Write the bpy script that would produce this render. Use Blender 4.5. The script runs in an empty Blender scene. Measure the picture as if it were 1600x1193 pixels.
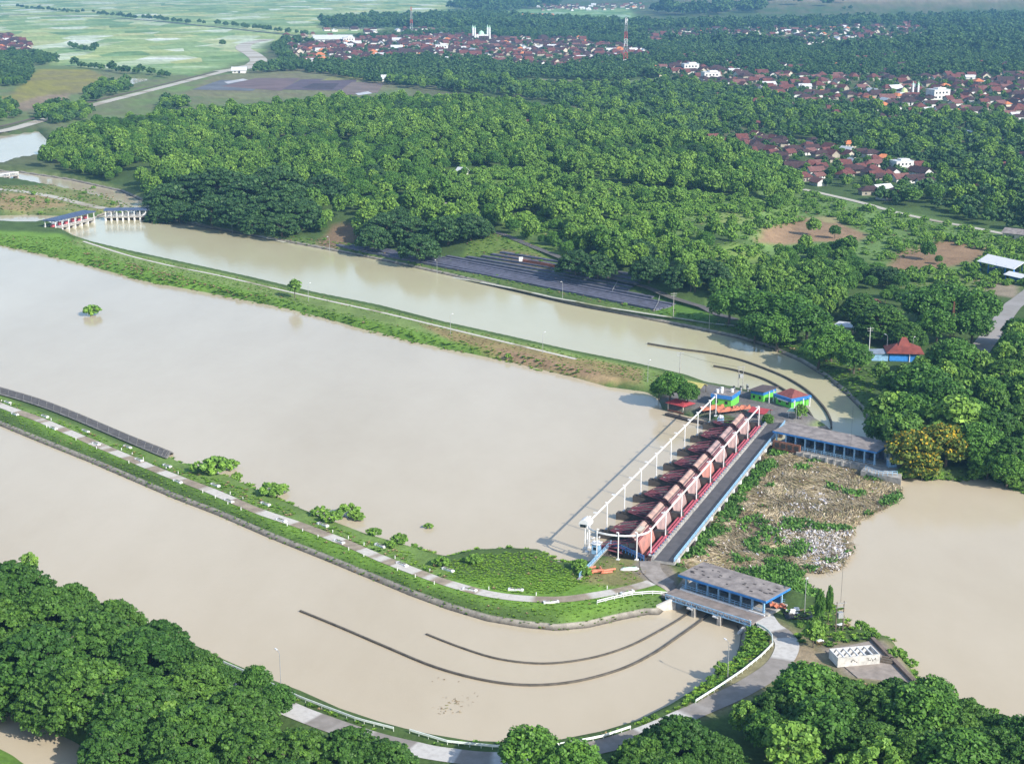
import bpy, math, random
import numpy as np
from math import sin, cos, tan, pi, radians as R

# ---------------------------------------------------------------- camera, world, sun
S = bpy.context.scene
COL = S.collection
F, TH, CZ = 2457.0, R(15), 150.0
cam = bpy.data.cameras.new('camera'); camo = bpy.data.objects.new('camera', cam); COL.objects.link(camo)
camo.location = (0, 0, CZ); camo.rotation_euler = (pi/2 - TH, 0, 0)
cam.sensor_fit = 'HORIZONTAL'; cam.sensor_width = 36; cam.lens = 36*F/1600
cam.clip_start = 1; cam.clip_end = 40000
S.camera = camo
SUN_EL, SUN_AZ = R(32), R(135)          # azimuth clockwise from +Y
wd = bpy.data.worlds.new('World'); S.world = wd; wd.use_nodes = True
nt = wd.node_tree; bg = nt.nodes['Background']
sky = nt.nodes.new('ShaderNodeTexSky'); sky.sky_type = 'NISHITA'; sky.sun_disc = False
sky.sun_elevation = SUN_EL; sky.sun_rotation = SUN_AZ
nt.links.new(sky.outputs[0], bg.inputs[0]); bg.inputs[1].default_value = 0.14
sl = bpy.data.lights.new('sun', 'SUN'); sl.energy = 4.2; sl.angle = R(0.6); sl.color = (1, .94, .84)
so = bpy.data.objects.new('sun', sl); COL.objects.link(so)
so.rotation_euler = (pi/2 - SUN_EL, 0, pi - SUN_AZ)
S.view_settings.view_transform = 'Standard'; S.view_settings.look = 'None'
S.view_settings.exposure = 0.66; S.view_settings.gamma = 1
S.cycles.max_bounces = 5; S.cycles.diffuse_bounces = 2; S.cycles.glossy_bounces = 2
S.cycles.transmission_bounces = 2; S.cycles.transparent_max_bounces = 4; S.cycles.volume_bounces = 0
S.cycles.caustics_reflective = False; S.cycles.caustics_refractive = False
rng = np.random.default_rng(7); random.seed(7)

# ---------------------------------------------------------------- picture -> place
def ray(px, py):
    u = (px-800)/F; v = -(py-596.5)/F
    return np.array([u, cos(TH)+v*sin(TH), -sin(TH)+v*cos(TH)])
def P(px, py, z=0.0):
    d = ray(px, py); t = (z-CZ)/d[2]
    return np.array([d[0]*t, d[1]*t])
def PL(pts, z=0.0): return np.array([P(a, b, z) for a, b in pts])
def smooth(pts, n=6):
    p = np.array(pts, float); out = []
    for i in range(len(p)-1):
        a = p[max(i-1, 0)]; b = p[i]; c = p[i+1]; d = p[min(i+2, len(p)-1)]
        for k in range(n):
            t = k/n
            out.append(.5*((2*b)+(c-a)*t+(2*a-5*b+4*c-d)*t*t+(3*b-a-3*c+d)*t**3))
    out.append(p[-1]); return np.array(out)
def inside(q, poly):
    x, y = q[:, 0], q[:, 1]; r = np.zeros(len(q), bool); n = len(poly)
    for i in range(n):
        x0, y0 = poly[i]; x1, y1 = poly[(i+1) % n]
        if y0 == y1: continue
        c = ((y0 > y) != (y1 > y)) & (x < (x1-x0)*(y-y0)/(y1-y0)+x0)
        r ^= c
    return r
def dline(q, pl, closed=False):
    d = np.full(len(q), 1e9); n = len(pl)
    for i in range(n if closed else n-1):
        a = pl[i]; b = pl[(i+1) % n]; ab = b-a; L = max(ab@ab, 1e-9)
        t = np.clip(((q-a)@ab)/L, 0, 1)
        e = q-a-t[:, None]*ab
        d = np.minimum(d, np.einsum('ij,ij->i', e, e))
    return np.sqrt(d)
def sdist(q, poly):                      # negative inside
    d = dline(q, poly, True); return np.where(inside(q, poly), -d, d)
def sst(x, a, b):
    t = np.clip((x-a)/(b-a), 0, 1); return t*t*(3-2*t)
def vnoise(q, sc, seed=0):               # cheap smooth value noise 0..1
    x = q[:, 0]/sc+seed*17.3; y = q[:, 1]/sc+seed*31.7
    xi = np.floor(x); yi = np.floor(y); fx = x-xi; fy = y-yi
    fx = fx*fx*(3-2*fx); fy = fy*fy*(3-2*fy)
    def h(a, b): return np.modf(np.abs(np.sin(a*127.1+b*311.7+seed)*43758.5453))[0]
    return (h(xi, yi)*(1-fx)+h(xi+1, yi)*fx)*(1-fy)+(h(xi, yi+1)*(1-fx)+h(xi+1, yi+1)*fx)*fy

# the barrage's own axes: s along it, n across it (upstream)
AX = np.array([0.367, 0.930]); AX /= np.linalg.norm(AX); NX = np.array([AX[1], -AX[0]])
YAW = math.atan2(AX[1], AX[0])
def W(s, n): return s*AX+n*NX

# ---------------------------------------------------------------- water outlines (pixels at water level)
UP_TOP = [(222, 334), (300, 352), (400, 370), (500, 388), (600, 408), (700, 430), (800, 454), (900, 478), (1000, 497), (1080, 513), (1150, 528), (1200, 543), (1250, 565), (1290, 590), (1320, 615), (1345, 640), (1362, 668)]
UP_BOT = [(1300, 672), (1262, 648), (1220, 628), (1160, 612), (1110, 603), (1080, 592), (1000, 573), (900, 553), (800, 530), (700, 508), (600, 482), (500, 462), (400, 438), (300, 416), (200, 394), (150, 382), (120, 372), (95, 358)]
upper = PL(UP_TOP+[(1385, 690), (1400, 735), (1215, 705), (1222, 672)]+UP_BOT+[(100, 352), (150, 340), (165, 335)])
LOW = [(-140, 618), (-60, 642), (0, 665), (60, 690), (140, 722), (200, 748), (270, 778), (340, 805), (420, 840), (500, 872), (580, 905), (640, 930), (700, 952), (760, 970), (820, 980), (870, 985), (920, 980), (970, 968), (1010, 960), (1030, 960), (1056, 936), (1090, 890), (1230, 905), (1185, 972), (1150, 976), (1158, 990), (1155, 1010), (1150, 1025), (1120, 1050), (1080, 1080), (1040, 1105), (990, 1130), (930, 1148), (870, 1160), (800, 1164), (740, 1162), (680, 1152), (640, 1143), (600, 1132), (540, 1112), (480, 1085), (420, 1062), (360, 1036), (320, 1016), (200, 965), (80, 915), (0, 880), (-140, 820)]
lower = PL(LOW)
RIV = [(-200, 340), (-100, 362), (0, 382), (60, 395), (130, 412), (200, 432), (240, 442), (270, 447), (330, 458), (400, 472), (450, 482), (480, 490), (520, 500), (560, 512), (600, 521), (640, 532), (700, 545), (740, 553), (800, 566), (850, 578), (900, 590), (950, 604), (1010, 612), (1028, 622), (1036, 640), (1075, 650), (1110, 652), (1060, 720), (960, 840), (922, 878), (905, 886), (880, 884), (868, 876), (850, 864), (800, 862), (740, 864), (700, 874), (680, 870), (640, 857), (580, 840), (520, 817), (470, 797), (400, 768), (370, 752), (290, 729), (270, 718), (255, 714), (200, 688), (120, 654), (60, 630), (0, 613), (-120, 578), (-200, 555)]
river = PL(RIV)
barr = np.array([W(364, -130), W(364, -101), W(364, -85), W(492, -85), W(492, -101), W(489, -130)])
POOL = [(1043, 886), (1100, 880), (1240, 925), (1262, 935), (1300, 945), (1330, 985), (1395, 1002), (1440, 1068), (1500, 1096), (1600, 1140), (1800, 1230), (2300, 1230), (2300, 760), (1900, 750), (1600, 770), (1572, 762), (1560, 742), (1500, 749), (1450, 747), (1405, 747), (1300, 715), (1208, 694)]
pool = PL(POOL)
BL = PL([(-300, 1060), (-60, 1090), (0, 1108), (60, 1130), (120, 1160), (170, 1193), (230, 1240), (280, 1400), (60, 1400), (60, 1210), (20, 1180), (-40, 1150), (-300, 1120)])
UL1 = PL([(-120, 262), (27, 269), (107, 281), (188, 299), (228, 317), (232, 334), (165, 338), (190, 322), (150, 308), (99, 296), (27, 282), (-120, 275)])
UL2 = PL([(-150, 333), (0, 337), (40, 335), (78, 337), (148, 338), (96, 360), (78, 348), (50, 350), (0, 349), (-150, 348)])
PND = PL([(-150, 225), (0, 213), (60, 205), (85, 230), (75, 242), (20, 250), (0, 258), (-150, 270)])
PND2 = PL([(165, 128), (205, 121), (240, 124), (205, 134), (170, 136)])
WATERS = [(upper, 1), (lower, 1), (river, 0), (barr, 0), (pool, 0), (BL, 0), (UL1, 1), (UL2, 0), (PND, 0), (PND2, 0)]
HILL = PL([(228, 326), (400, 362), (600, 398), (800, 444), (1000, 487), (1110, 508), (1190, 490), (1240, 420), (1265, 330), (1200, 250), (1000, 190), (800, 165), (500, 165), (250, 180), (80, 225), (110, 268)])
BANK = 2.6
def land(q):
    """height of the ground, distance to any water, distance to the lined canals"""
    q = np.atleast_2d(q); near = q[:, 1] < 2600
    sd = np.full(len(q), 400.0); cs = np.full(len(q), 400.0)
    if near.any():
        qq = q[near]; a = np.full(len(qq), 400.0); b = np.full(len(qq), 400.0)
        for w, lined in WATERS:
            d = sdist(qq, w); a = np.minimum(a, d)
            if lined: b = np.minimum(b, d)
        sd[near] = a; cs[near] = b
    k = np.clip(sd/4.5, 0, 1)
    z = np.where(sd < 0, np.maximum(-2.5, sd*.7), BANK*k*(2-k))
    hd = np.full(len(q), -1.0); m = (q[:, 1] > 600) & (q[:, 1] < 2000)
    if m.any(): hd[m] = -sdist(q[m], HILL)
    z += np.where(hd > 0, 8*sst(hd, 4, 34)+9*sst(hd, 40, 300), 0)
    z += 330*sst(q[:, 1], 4100, 8500)*sst(q[:, 0]/np.maximum(q[:, 1], 1), .04, .20)*(.8+.4*vnoise(q, 900, 3))
    return z, sd, cs
def H(x, y): return float(land(np.array([[x, y]]))[0][0])
_t = np.geomspace(255, 9500, 420)
def G(px, py, off=0.0):
    """point of the ground (plus a height) seen at a pixel"""
    d = ray(px, py); d = d/math.hypot(d[0], d[1]); q = d[:2]*_t[:, None]
    z = CZ+d[2]*_t; f = z-(land(q)[0]+off)
    i = int(np.argmax(f < 0)) if (f < 0).any() else len(_t)-1
    i = max(i, 1); k = f[i-1]/(f[i-1]-f[i]+1e-9); t = _t[i-1]+(_t[i]-_t[i-1])*k
    return np.array([d[0]*t, d[1]*t, CZ+d[2]*t-off])

# ---------------------------------------------------------------- materials
def newmat(name):
    m = bpy.data.materials.new(name); m.use_nodes = True
    return m, m.node_tree, m.node_tree.nodes['Principled BSDF']
def mix(nt, fac, a, b, mode='MIX'):
    n = nt.nodes.new('ShaderNodeMix'); n.data_type = 'RGBA'; n.blend_type = mode
    for s, v in ((n.inputs[0], fac), (n.inputs[6], a), (n.inputs[7], b)):
        if hasattr(v, 'is_linked'): nt.links.new(v, s)
        elif isinstance(v, (int, float)): s.default_value = v
        else: s.default_value = (*v[:3], 1)
    return n.outputs[2]
def noise(nt, scale, detail=4, coord='Object', vec=None, rough=.6):
    n = nt.nodes.new('ShaderNodeTexNoise'); n.inputs['Scale'].default_value = scale
    n.inputs['Detail'].default_value = detail; n.inputs['Roughness'].default_value = rough
    if vec is None:
        tc = nt.nodes.new('ShaderNodeTexCoord'); vec = tc.outputs[coord]
    nt.links.new(vec, n.inputs['Vector']); return n.outputs['Fac']
def ramp(nt, fac, stops):
    n = nt.nodes.new('ShaderNodeValToRGB'); nt.links.new(fac, n.inputs[0])
    e = n.color_ramp.elements
    while len(e) < len(stops): e.new(.5)
    for el, (p, c) in zip(e, stops):
        el.position = p; el.color = (*c, 1) if len(c) == 3 else c
    return n.outputs[0]
def gray(v): return (v, v, v)
def attr(nt, name, out='Color'):
    n = nt.nodes.new('ShaderNodeAttribute'); n.attribute_name = name; return n.outputs[out]
def M(name, c, rough=.7, var=.35, scale=1.5, dark=None, metal=0, bump=0.0):
    m, nt, b = newmat(name)
    f = ramp(nt, noise(nt, scale, 6), [(.3, gray(0)), (.7, gray(1))])
    d = dark or tuple(x*(1-var) for x in c)
    col = mix(nt, f, d, tuple(min(1, x*(1+var*.4)) for x in c))
    nt.links.new(col, b.inputs['Base Color']); b.inputs['Roughness'].default_value = rough
    b.inputs['Metallic'].default_value = metal
    if bump:
        bp = nt.nodes.new('ShaderNodeBump'); bp.inputs['Strength'].default_value = bump; bp.inputs['Distance'].default_value = .2
        nt.links.new(noise(nt, scale*4, 4), bp.inputs['Height']); nt.links.new(bp.outputs[0], b.inputs['Normal'])
    return m
def leafmat(name, c0, c1, hue=None, transl=.13):
    m, nt, b = newmat(name)
    oi = nt.nodes.new('ShaderNodeObjectInfo')
    c = mix(nt, oi.outputs['Random'], c0, c1)
    t = attr(nt, 'tint', 'Fac')
    c = mix(nt, 1.0, c, ramp(nt, t, [(0, gray(.55)), (.5, gray(1)), (1, (1.7, 1.5, 1.2))]), 'MULTIPLY')
    nt.links.new(c, b.inputs['Base Color']); b.inputs['Roughness'].default_value = .55
    b.inputs['Specular IOR Level'].default_value = .25
    tr = nt.nodes.new('ShaderNodeBsdfTranslucent'); nt.links.new(c, tr.inputs[0])
    ms = nt.nodes.new('ShaderNodeMixShader'); ms.inputs[0].default_value = transl
    nt.links.new(b.outputs[0], ms.inputs[1]); nt.links.new(tr.outputs[0], ms.inputs[2])
    nt.links.new(ms.outputs[0], nt.nodes['Material Output'].inputs[0]); return m
def tintmat(name, stops, rough=.8):
    m, nt, b = newmat(name)
    nt.links.new(ramp(nt, attr(nt, 'tint', 'Fac'), stops), b.inputs['Base Color'])
    b.inputs['Roughness'].default_value = rough; return m
def watermat(name, c, c2, spec=.5, rough=.12):
    m, nt, b = newmat(name)
    tc = nt.nodes.new('ShaderNodeTexCoord'); mp = nt.nodes.new('ShaderNodeMapping')
    mp.inputs['Scale'].default_value = (1, .45, 1); mp.inputs['Rotation'].default_value = (0, 0, R(25))
    nt.links.new(tc.outputs['Object'], mp.inputs[0])
    f = ramp(nt, noise(nt, .012, 7, vec=mp.outputs[0], rough=.65), [(.35, gray(0)), (.65, gray(1))])
    nt.links.new(mix(nt, f, c, c2), b.inputs['Base Color'])
    b.inputs['Roughness'].default_value = rough; b.inputs['IOR'].default_value = 1.33
    b.inputs['Specular IOR Level'].default_value = spec
    bp = nt.nodes.new('ShaderNodeBump'); bp.inputs['Strength'].default_value = .10; bp.inputs['Distance'].default_value = .3
    nt.links.new(noise(nt, .5, 5), bp.inputs['Height']); nt.links.new(bp.outputs[0], b.inputs['Normal'])
    return m
m_river = watermat('muddy river water', (.485, .405, .285), (.56, .48, .355))
m_canal = watermat('muddy canal water', (.48, .44, .275), (.54, .50, .33))
m_conc = M('weathered concrete', (.42, .40, .37), .85, .45, .7)
m_pale = M('pale concrete', (.62, .59, .54), .85, .25, .8)
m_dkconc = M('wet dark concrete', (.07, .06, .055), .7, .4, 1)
m_stone = M('dark stone revetment', (.115, .105, .10), .9, .5, .5)
m_rib = M('stained concrete ribs', (.25, .235, .22), .9, .5, .6)
m_roofslab = M('stained roof slab', (.30, .265, .245), .9, .5, .45, dark=(.15, .13, .125))
m_white = M('white paint', (.78, .78, .78), .5, .12, 1)
m_blue = M('blue paint', (.04, .22, .58), .5, .3, 1)
m_ltblue = M('light blue paint', (.30, .52, .74), .5, .3, 1)
m_dkblue = M('dark blue sheet roof', (.07, .10, .19), .5, .3, .6)
m_green = M('lime green wall paint', (.16, .62, .08), .6, .2, .8)
m_red = M('red sheet roof', (.42, .06, .07), .6, .3, .8)
m_pink = M('faded red steel', (.62, .13, .16), .5, .35, .7)
m_maroon = M('maroon gate steel', (.21, .06, .085), .6, .4, .8)
m_mardk = M('dark brown seal girder', (.055, .022, .024), .6, .4, .8)
m_skin = M('rusty grey gate skin', (.42, .285, .265), .7, .4, .35, dark=(.24, .17, .17))
m_skin2 = M('orange rusted gate skin', (.50, .20, .155), .7, .4, .35, dark=(.28, .16, .14))
m_flap = M('faded orange gate top', (.49, .31, .25), .7, .35, .4, dark=(.29, .20, .18))
m_asph = M('dark asphalt', (.105, .10, .105), .9, .3, .5)
m_orange = M('orange tarpaulin', (.60, .20, .11), .6, .35, .8)
m_black = M('black plastic', (.02, .02, .022), .5, .2, 1)
m_brick = M('brown timber', (.30, .13, .08), .8, .4, 1)
m_yel = M('yellow sheet roof', (.55, .50, .16), .6, .3, 1)
m_tile = M('red brown roof tiles', (.15, .048, .042), .85, .5, .6)
m_tile2 = M('dark weathered roof tiles', (.060, .030, .032), .85, .5, .6)
m_tile3 = M('orange roof tiles', (.58, .20, .08), .85, .3, .6)
m_tile4 = M('pinkish roof tiles', (.19, .085, .075), .85, .4, .6)
m_zinc = M('pale zinc roof', (.62, .64, .66), .5, .25, .6)
m_cream = M('cream plaster', (.62, .56, .46), .8, .25, .6)
m_plaster = M('white plaster', (.72, .71, .69), .8, .2, .6)
m_metal = M('galvanised steel', (.45, .46, .47), .45, .2, 1, metal=.4)
m_wood = M('weathered wood', (.16, .13, .10), .85, .4, 1)
m_bark = M('grey brown bark', (.13, .105, .08), .9, .4, 1)
m_seat = M('dark terrace concrete', (.115, .12, .17), .9, .5, .4)
m_seat2 = M('terrace riser in shade grey', (.10, .10, .12), .9, .4, .4)
m_glass = M('dark window glass', (.03, .04, .05), .15, .2, 1)
m_mint = M('mint paint', (.45, .70, .52), .6, .2, 1)
m_rain = leafmat('dark rain tree leaves', (.046, .122, .022), (.080, .176, .028))
m_umb = leafmat('blue green umbrella leaves', (.036, .090, .030), (.048, .112, .034))
m_dome = leafmat('dome tree leaves', (.052, .140, .024), (.098, .225, .034))
m_teak = leafmat('broad green leaves', (.075, .175, .030), (.175, .315, .052))
m_light = leafmat('light green leaves', (.125, .260, .042), (.180, .33, .055))
m_far = leafmat('village tree leaves', (.042, .105, .038), (.080, .165, .050))
m_yleaf = leafmat('yellow green leaves', (.085, .145, .02), (.12, .17, .03))
m_blos = leafmat('yellow blossom', (.42, .31, .025), (.42, .31, .025))
m_grass = leafmat('bank grass', (.13, .27, .028), (.22, .38, .045), transl=.12)
m_dry = leafmat('dry reeds', (.30, .24, .12), (.38, .31, .18))

# ---------------------------------------------------------------- mesh helpers
def mesh_arrays(name, v, f, tint=None, smoothf=False):
    v = np.asarray(v, np.float32); f = np.asarray(f, np.int32); k = f.shape[1]
    me = bpy.data.meshes.new(name); me.vertices.add(len(v)); me.vertices.foreach_set('co', v.ravel())
    me.loops.add(f.size); me.loops.foreach_set('vertex_index', f.ravel())
    me.polygons.add(len(f)); me.polygons.foreach_set('loop_start', np.arange(0, f.size, k, dtype=np.int32))
    me.polygons.foreach_set('loop_total', np.full(len(f), k, np.int32))
    if smoothf: me.polygons.foreach_set('use_smooth', np.ones(len(f), bool))
    if tint is not None:
        a = me.attributes.new('tint', 'FLOAT', 'FACE'); a.data.foreach_set('value', np.asarray(tint, np.float32))
    me.update(calc_edges=True); return me
def quads(c, u, v):
    c, u, v = map(np.asarray, (c, u, v)); n = len(c)
    vv = np.stack([c-u-v, c+u-v, c+u+v, c-u+v], 1).reshape(-1, 3)
    return vv, np.arange(n*4).reshape(n, 4)
def link(name, me, mats, parent=None, loc=None):
    o = bpy.data.objects.new(name, me); COL.objects.link(o)
    if me is not None and not len(me.materials):
        for m in (mats if isinstance(mats, (list, tuple)) else [mats]): me.materials.append(m)
    if parent: o.parent = parent
    if loc is not None: o.location = loc
    return o
class MB:
    def __init__(s): s.v = []; s.f = []; s.m = []
    def add(s, vs, fs, m=0):
        b = len(s.v); s.v += [tuple(map(float, p)) for p in vs]
        s.f += [tuple(b+i for i in f) for f in fs]; s.m += [m]*len(fs)
    def box(s, c, d, yaw=0.0, m=0, pitch=0.0, top=(1, 1)):
        x, y, z = d[0]/2, d[1]/2, d[2]/2; vs = []
        for k in (-1, 1):
            for a, b in ((-1, -1), (1, -1), (1, 1), (-1, 1)):
                sx, sy = top if k > 0 else (1, 1)
                px, py, pz = a*x*sx, b*y*sy, k*z
                if pitch: px, pz = px*cos(pitch)-pz*sin(pitch), px*sin(pitch)+pz*cos(pitch)
                vs.append((c[0]+px*cos(yaw)-py*sin(yaw), c[1]+px*sin(yaw)+py*cos(yaw), c[2]+pz))
        s.add(vs, [(3, 2, 1, 0), (4, 5, 6, 7), (0, 1, 5, 4), (1, 2, 6, 5), (2, 3, 7, 6), (3, 0, 4, 7)], m); return s
    def tube(s, pts, r, n=6, m=0, r1=None):
        pts = [np.array(p, float) for p in pts]; rings = []; L = len(pts)
        for i, p in enumerate(pts):
            d = pts[min(i+1, L-1)]-pts[max(i-1, 0)]; d /= (np.linalg.norm(d)+1e-9)
            ref = np.array([0, 0, 1.0]) if abs(d[2]) < .9 else np.array([1.0, 0, 0])
            a = np.cross(d, ref); a /= np.linalg.norm(a); b = np.cross(d, a)
            rr = r+((r1 if r1 is not None else r)-r)*i/max(L-1, 1)
            rings.append([p+rr*(cos(2*pi*k/n)*a+sin(2*pi*k/n)*b) for k in range(n)])
        vs = [p for q in rings for p in q]; fs = []
        for i in range(L-1):
            for k in range(n): fs.append((i*n+k, i*n+(k+1) % n, (i+1)*n+(k+1) % n, (i+1)*n+k))
        fs += [tuple(range(n-1, -1, -1)), tuple((L-1)*n+k for k in range(n))]
        s.add(vs, fs, m); return s
    def bar(s, a, b, w, h=None, m=0):    # square bar between two points
        return s.tube([a, b], w*.7, 4, m)
    def prism(s, poly, z0, z1, m=0):
        n = len(poly); z0 = np.broadcast_to(z0, n); z1 = np.broadcast_to(z1, n)
        vs = [(p[0], p[1], z) for p, z in zip(poly, z0)]+[(p[0], p[1], z) for p, z in zip(poly, z1)]
        fs = [tuple(range(n-1, -1, -1)), tuple(range(n, 2*n))]+[(i, (i+1) % n, n+(i+1) % n, n+i) for i in range(n)]
        s.add(vs, fs, m); return s
    def extr(s, prof, o, ex, ey, ez, L, m=0):
        """closed profile [(a,b)] in ey/ez swept L along ex from o"""
        o, ex, ey, ez = (np.array(q, float) for q in (o, ex, ey, ez)); n = len(prof)
        vs = [o+ey*a+ez*b for a, b in prof]+[o+ex*L+ey*a+ez*b for a, b in prof]
        fs = [tuple(range(n)), tuple(range(2*n-1, n-1, -1))]+[(i, n+i, n+(i+1) % n, (i+1) % n) for i in range(n)]
        s.add(vs, fs, m); return s
    def gable(s, L, Wd, h, z, over=.6, th=.18, m=0):   # gable roof along local x
        a = Wd/2+over; l = L/2+over; dz = -h*over/(Wd/2)
        pr = [(-a, z+dz), (0, z+h), (a, z+dz), (a, z+dz-th), (0, z+h-th), (-a, z+dz-th)]
        vs = [(-l, p, q) for p, q in pr]+[(l, p, q) for p, q in pr]
        s.add(vs, [(0, 1, 7, 6), (1, 2, 8, 7), (2, 3, 9, 8), (3, 4, 10, 9), (4, 5, 11, 10), (5, 0, 6, 11), (0, 5, 4, 1), (1, 4, 3, 2), (6, 7, 10, 11), (7, 8, 9, 10)], m); return s
    def hip(s, L, Wd, h, z, over=.6, ridge=.35, th=.15, m=0):
        a, b = L/2+over, Wd/2+over; r = L/2*ridge
        vs = [(-a, -b, z), (a, -b, z), (a, b, z), (-a, b, z), (-r, 0, z+h), (r, 0, z+h), (-a, -b, z-th), (a, -b, z-th), (a, b, z-th), (-a, b, z-th)]
        s.add(vs, [(0, 1, 5, 4), (1, 2, 5), (2, 3, 4, 5), (3, 0, 4), (9, 8, 7, 6), (0, 6, 7, 1), (1, 7, 8, 2), (2, 8, 9, 3), (3, 9, 6, 0)], m); return s
    def mesh(s, name):
        me = bpy.data.meshes.new(name); me.from_pydata(s.v, [], s.f)
        me.polygons.foreach_set('material_index', s.m); me.update(); return me
    def build(s, name, mats, parent=None, world=False):
        me = s.mesh(name)
        if world and parent:
            l = parent.location
            for v in me.vertices: v.co -= l
        return link(name, me, mats, parent)
def tag(o, label, cat, group=None, kind=None):
    if label: o['label'] = label
    if cat: o['category'] = cat
    if group: o['group'] = group
    if kind: o['kind'] = kind
    return o
def thing(name, label, cat, loc=(0, 0, 0), rz=0.0, group=None):
    o = bpy.data.objects.new(name, None); COL.objects.link(o); o.empty_display_size = .5
    o.location = tuple(map(float, loc)); o.rotation_euler = (0, 0, rz); return tag(o, label, cat, group)
def dup(root, loc, rz=0.0, label=None, scale=None):
    r = root.copy(); COL.objects.link(r); r.location = tuple(map(float, loc)); r.rotation_euler = (0, 0, rz)
    if scale is not None: r.scale = scale if hasattr(scale, '__len__') else (scale,)*3
    if label: r['label'] = label
    for ch in list(root.children):
        c = ch.copy(); COL.objects.link(c); c.parent = r
        for g in list(ch.children):
            d = g.copy(); COL.objects.link(d); d.parent = c
    return r
def struct(name, me, mats, kind='structure'):
    o = link(name, me, mats); o['kind'] = kind; return o
def ribbon(name, pl, width, mats, lift=.08, n=5, z=None, taper=1.0, steps=3):
    """path draped on the ground along a world polyline"""
    p = smooth(pl, n); L = len(p); t = np.gradient(p, axis=0); t /= np.linalg.norm(t, axis=1)[:, None]+1e-9
    nn = np.stack([-t[:, 1], t[:, 0]], 1)
    jit = 1+.10*(vnoise(p, 7, 2)-.5)
    rows = []
    for k in range(steps+1):
        o = (k/steps-.5)*width*jit[:, None]; q = p+nn*o
        zz = land(q)[0]+lift if z is None else np.full(L, z)
        rows.append(np.column_stack([q, zz]))
    if z is None:
        zz = np.max([r[:, 2] for r in rows], axis=0)
        for r in rows: r[:, 2] = zz
    v = np.stack(rows, 1).reshape(-1, 3); k1 = steps+1
    f = [(i*k1+j+1, i*k1+j, (i+1)*k1+j, (i+1)*k1+j+1) for i in range(L-1) for j in range(steps)]
    me = mesh_arrays(name, v, f)
    s = np.concatenate([[0], np.cumsum(np.linalg.norm(np.diff(p, axis=0), axis=1))])
    a = me.attributes.new('along', 'FLOAT', 'POINT'); a.data.foreach_set('value', np.repeat(s, k1).astype(np.float32))
    return struct(name, me, mats)
def slabroad(name, c1, c2, c3, length, bias):
    """road of pale slabs and worn bare stretches along its length"""
    m, nt, b = newmat(name)
    w = nt.nodes.new('ShaderNodeTexNoise'); w.noise_dimensions = '1D'; w.inputs['Scale'].default_value = 1/length; w.inputs['Detail'].default_value = 1
    al = attr(nt, 'along', 'Fac'); nt.links.new(al, w.inputs['W'])
    f = ramp(nt, w.outputs['Fac'], [(bias-.015, gray(0)), (bias+.015, gray(1))])
    d = ramp(nt, noise(nt, .35, 6), [(.4, gray(0)), (.62, gray(1))])
    c = mix(nt, f, mix(nt, d, c2, c3), c1)
    e = ramp(nt, noise(nt, .8, 6), [(.45, gray(0)), (.8, gray(.5))])
    nt.links.new(mix(nt, e, c, c2), b.inputs['Base Color']); b.inputs['Roughness'].default_value = .9
    return m

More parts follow.
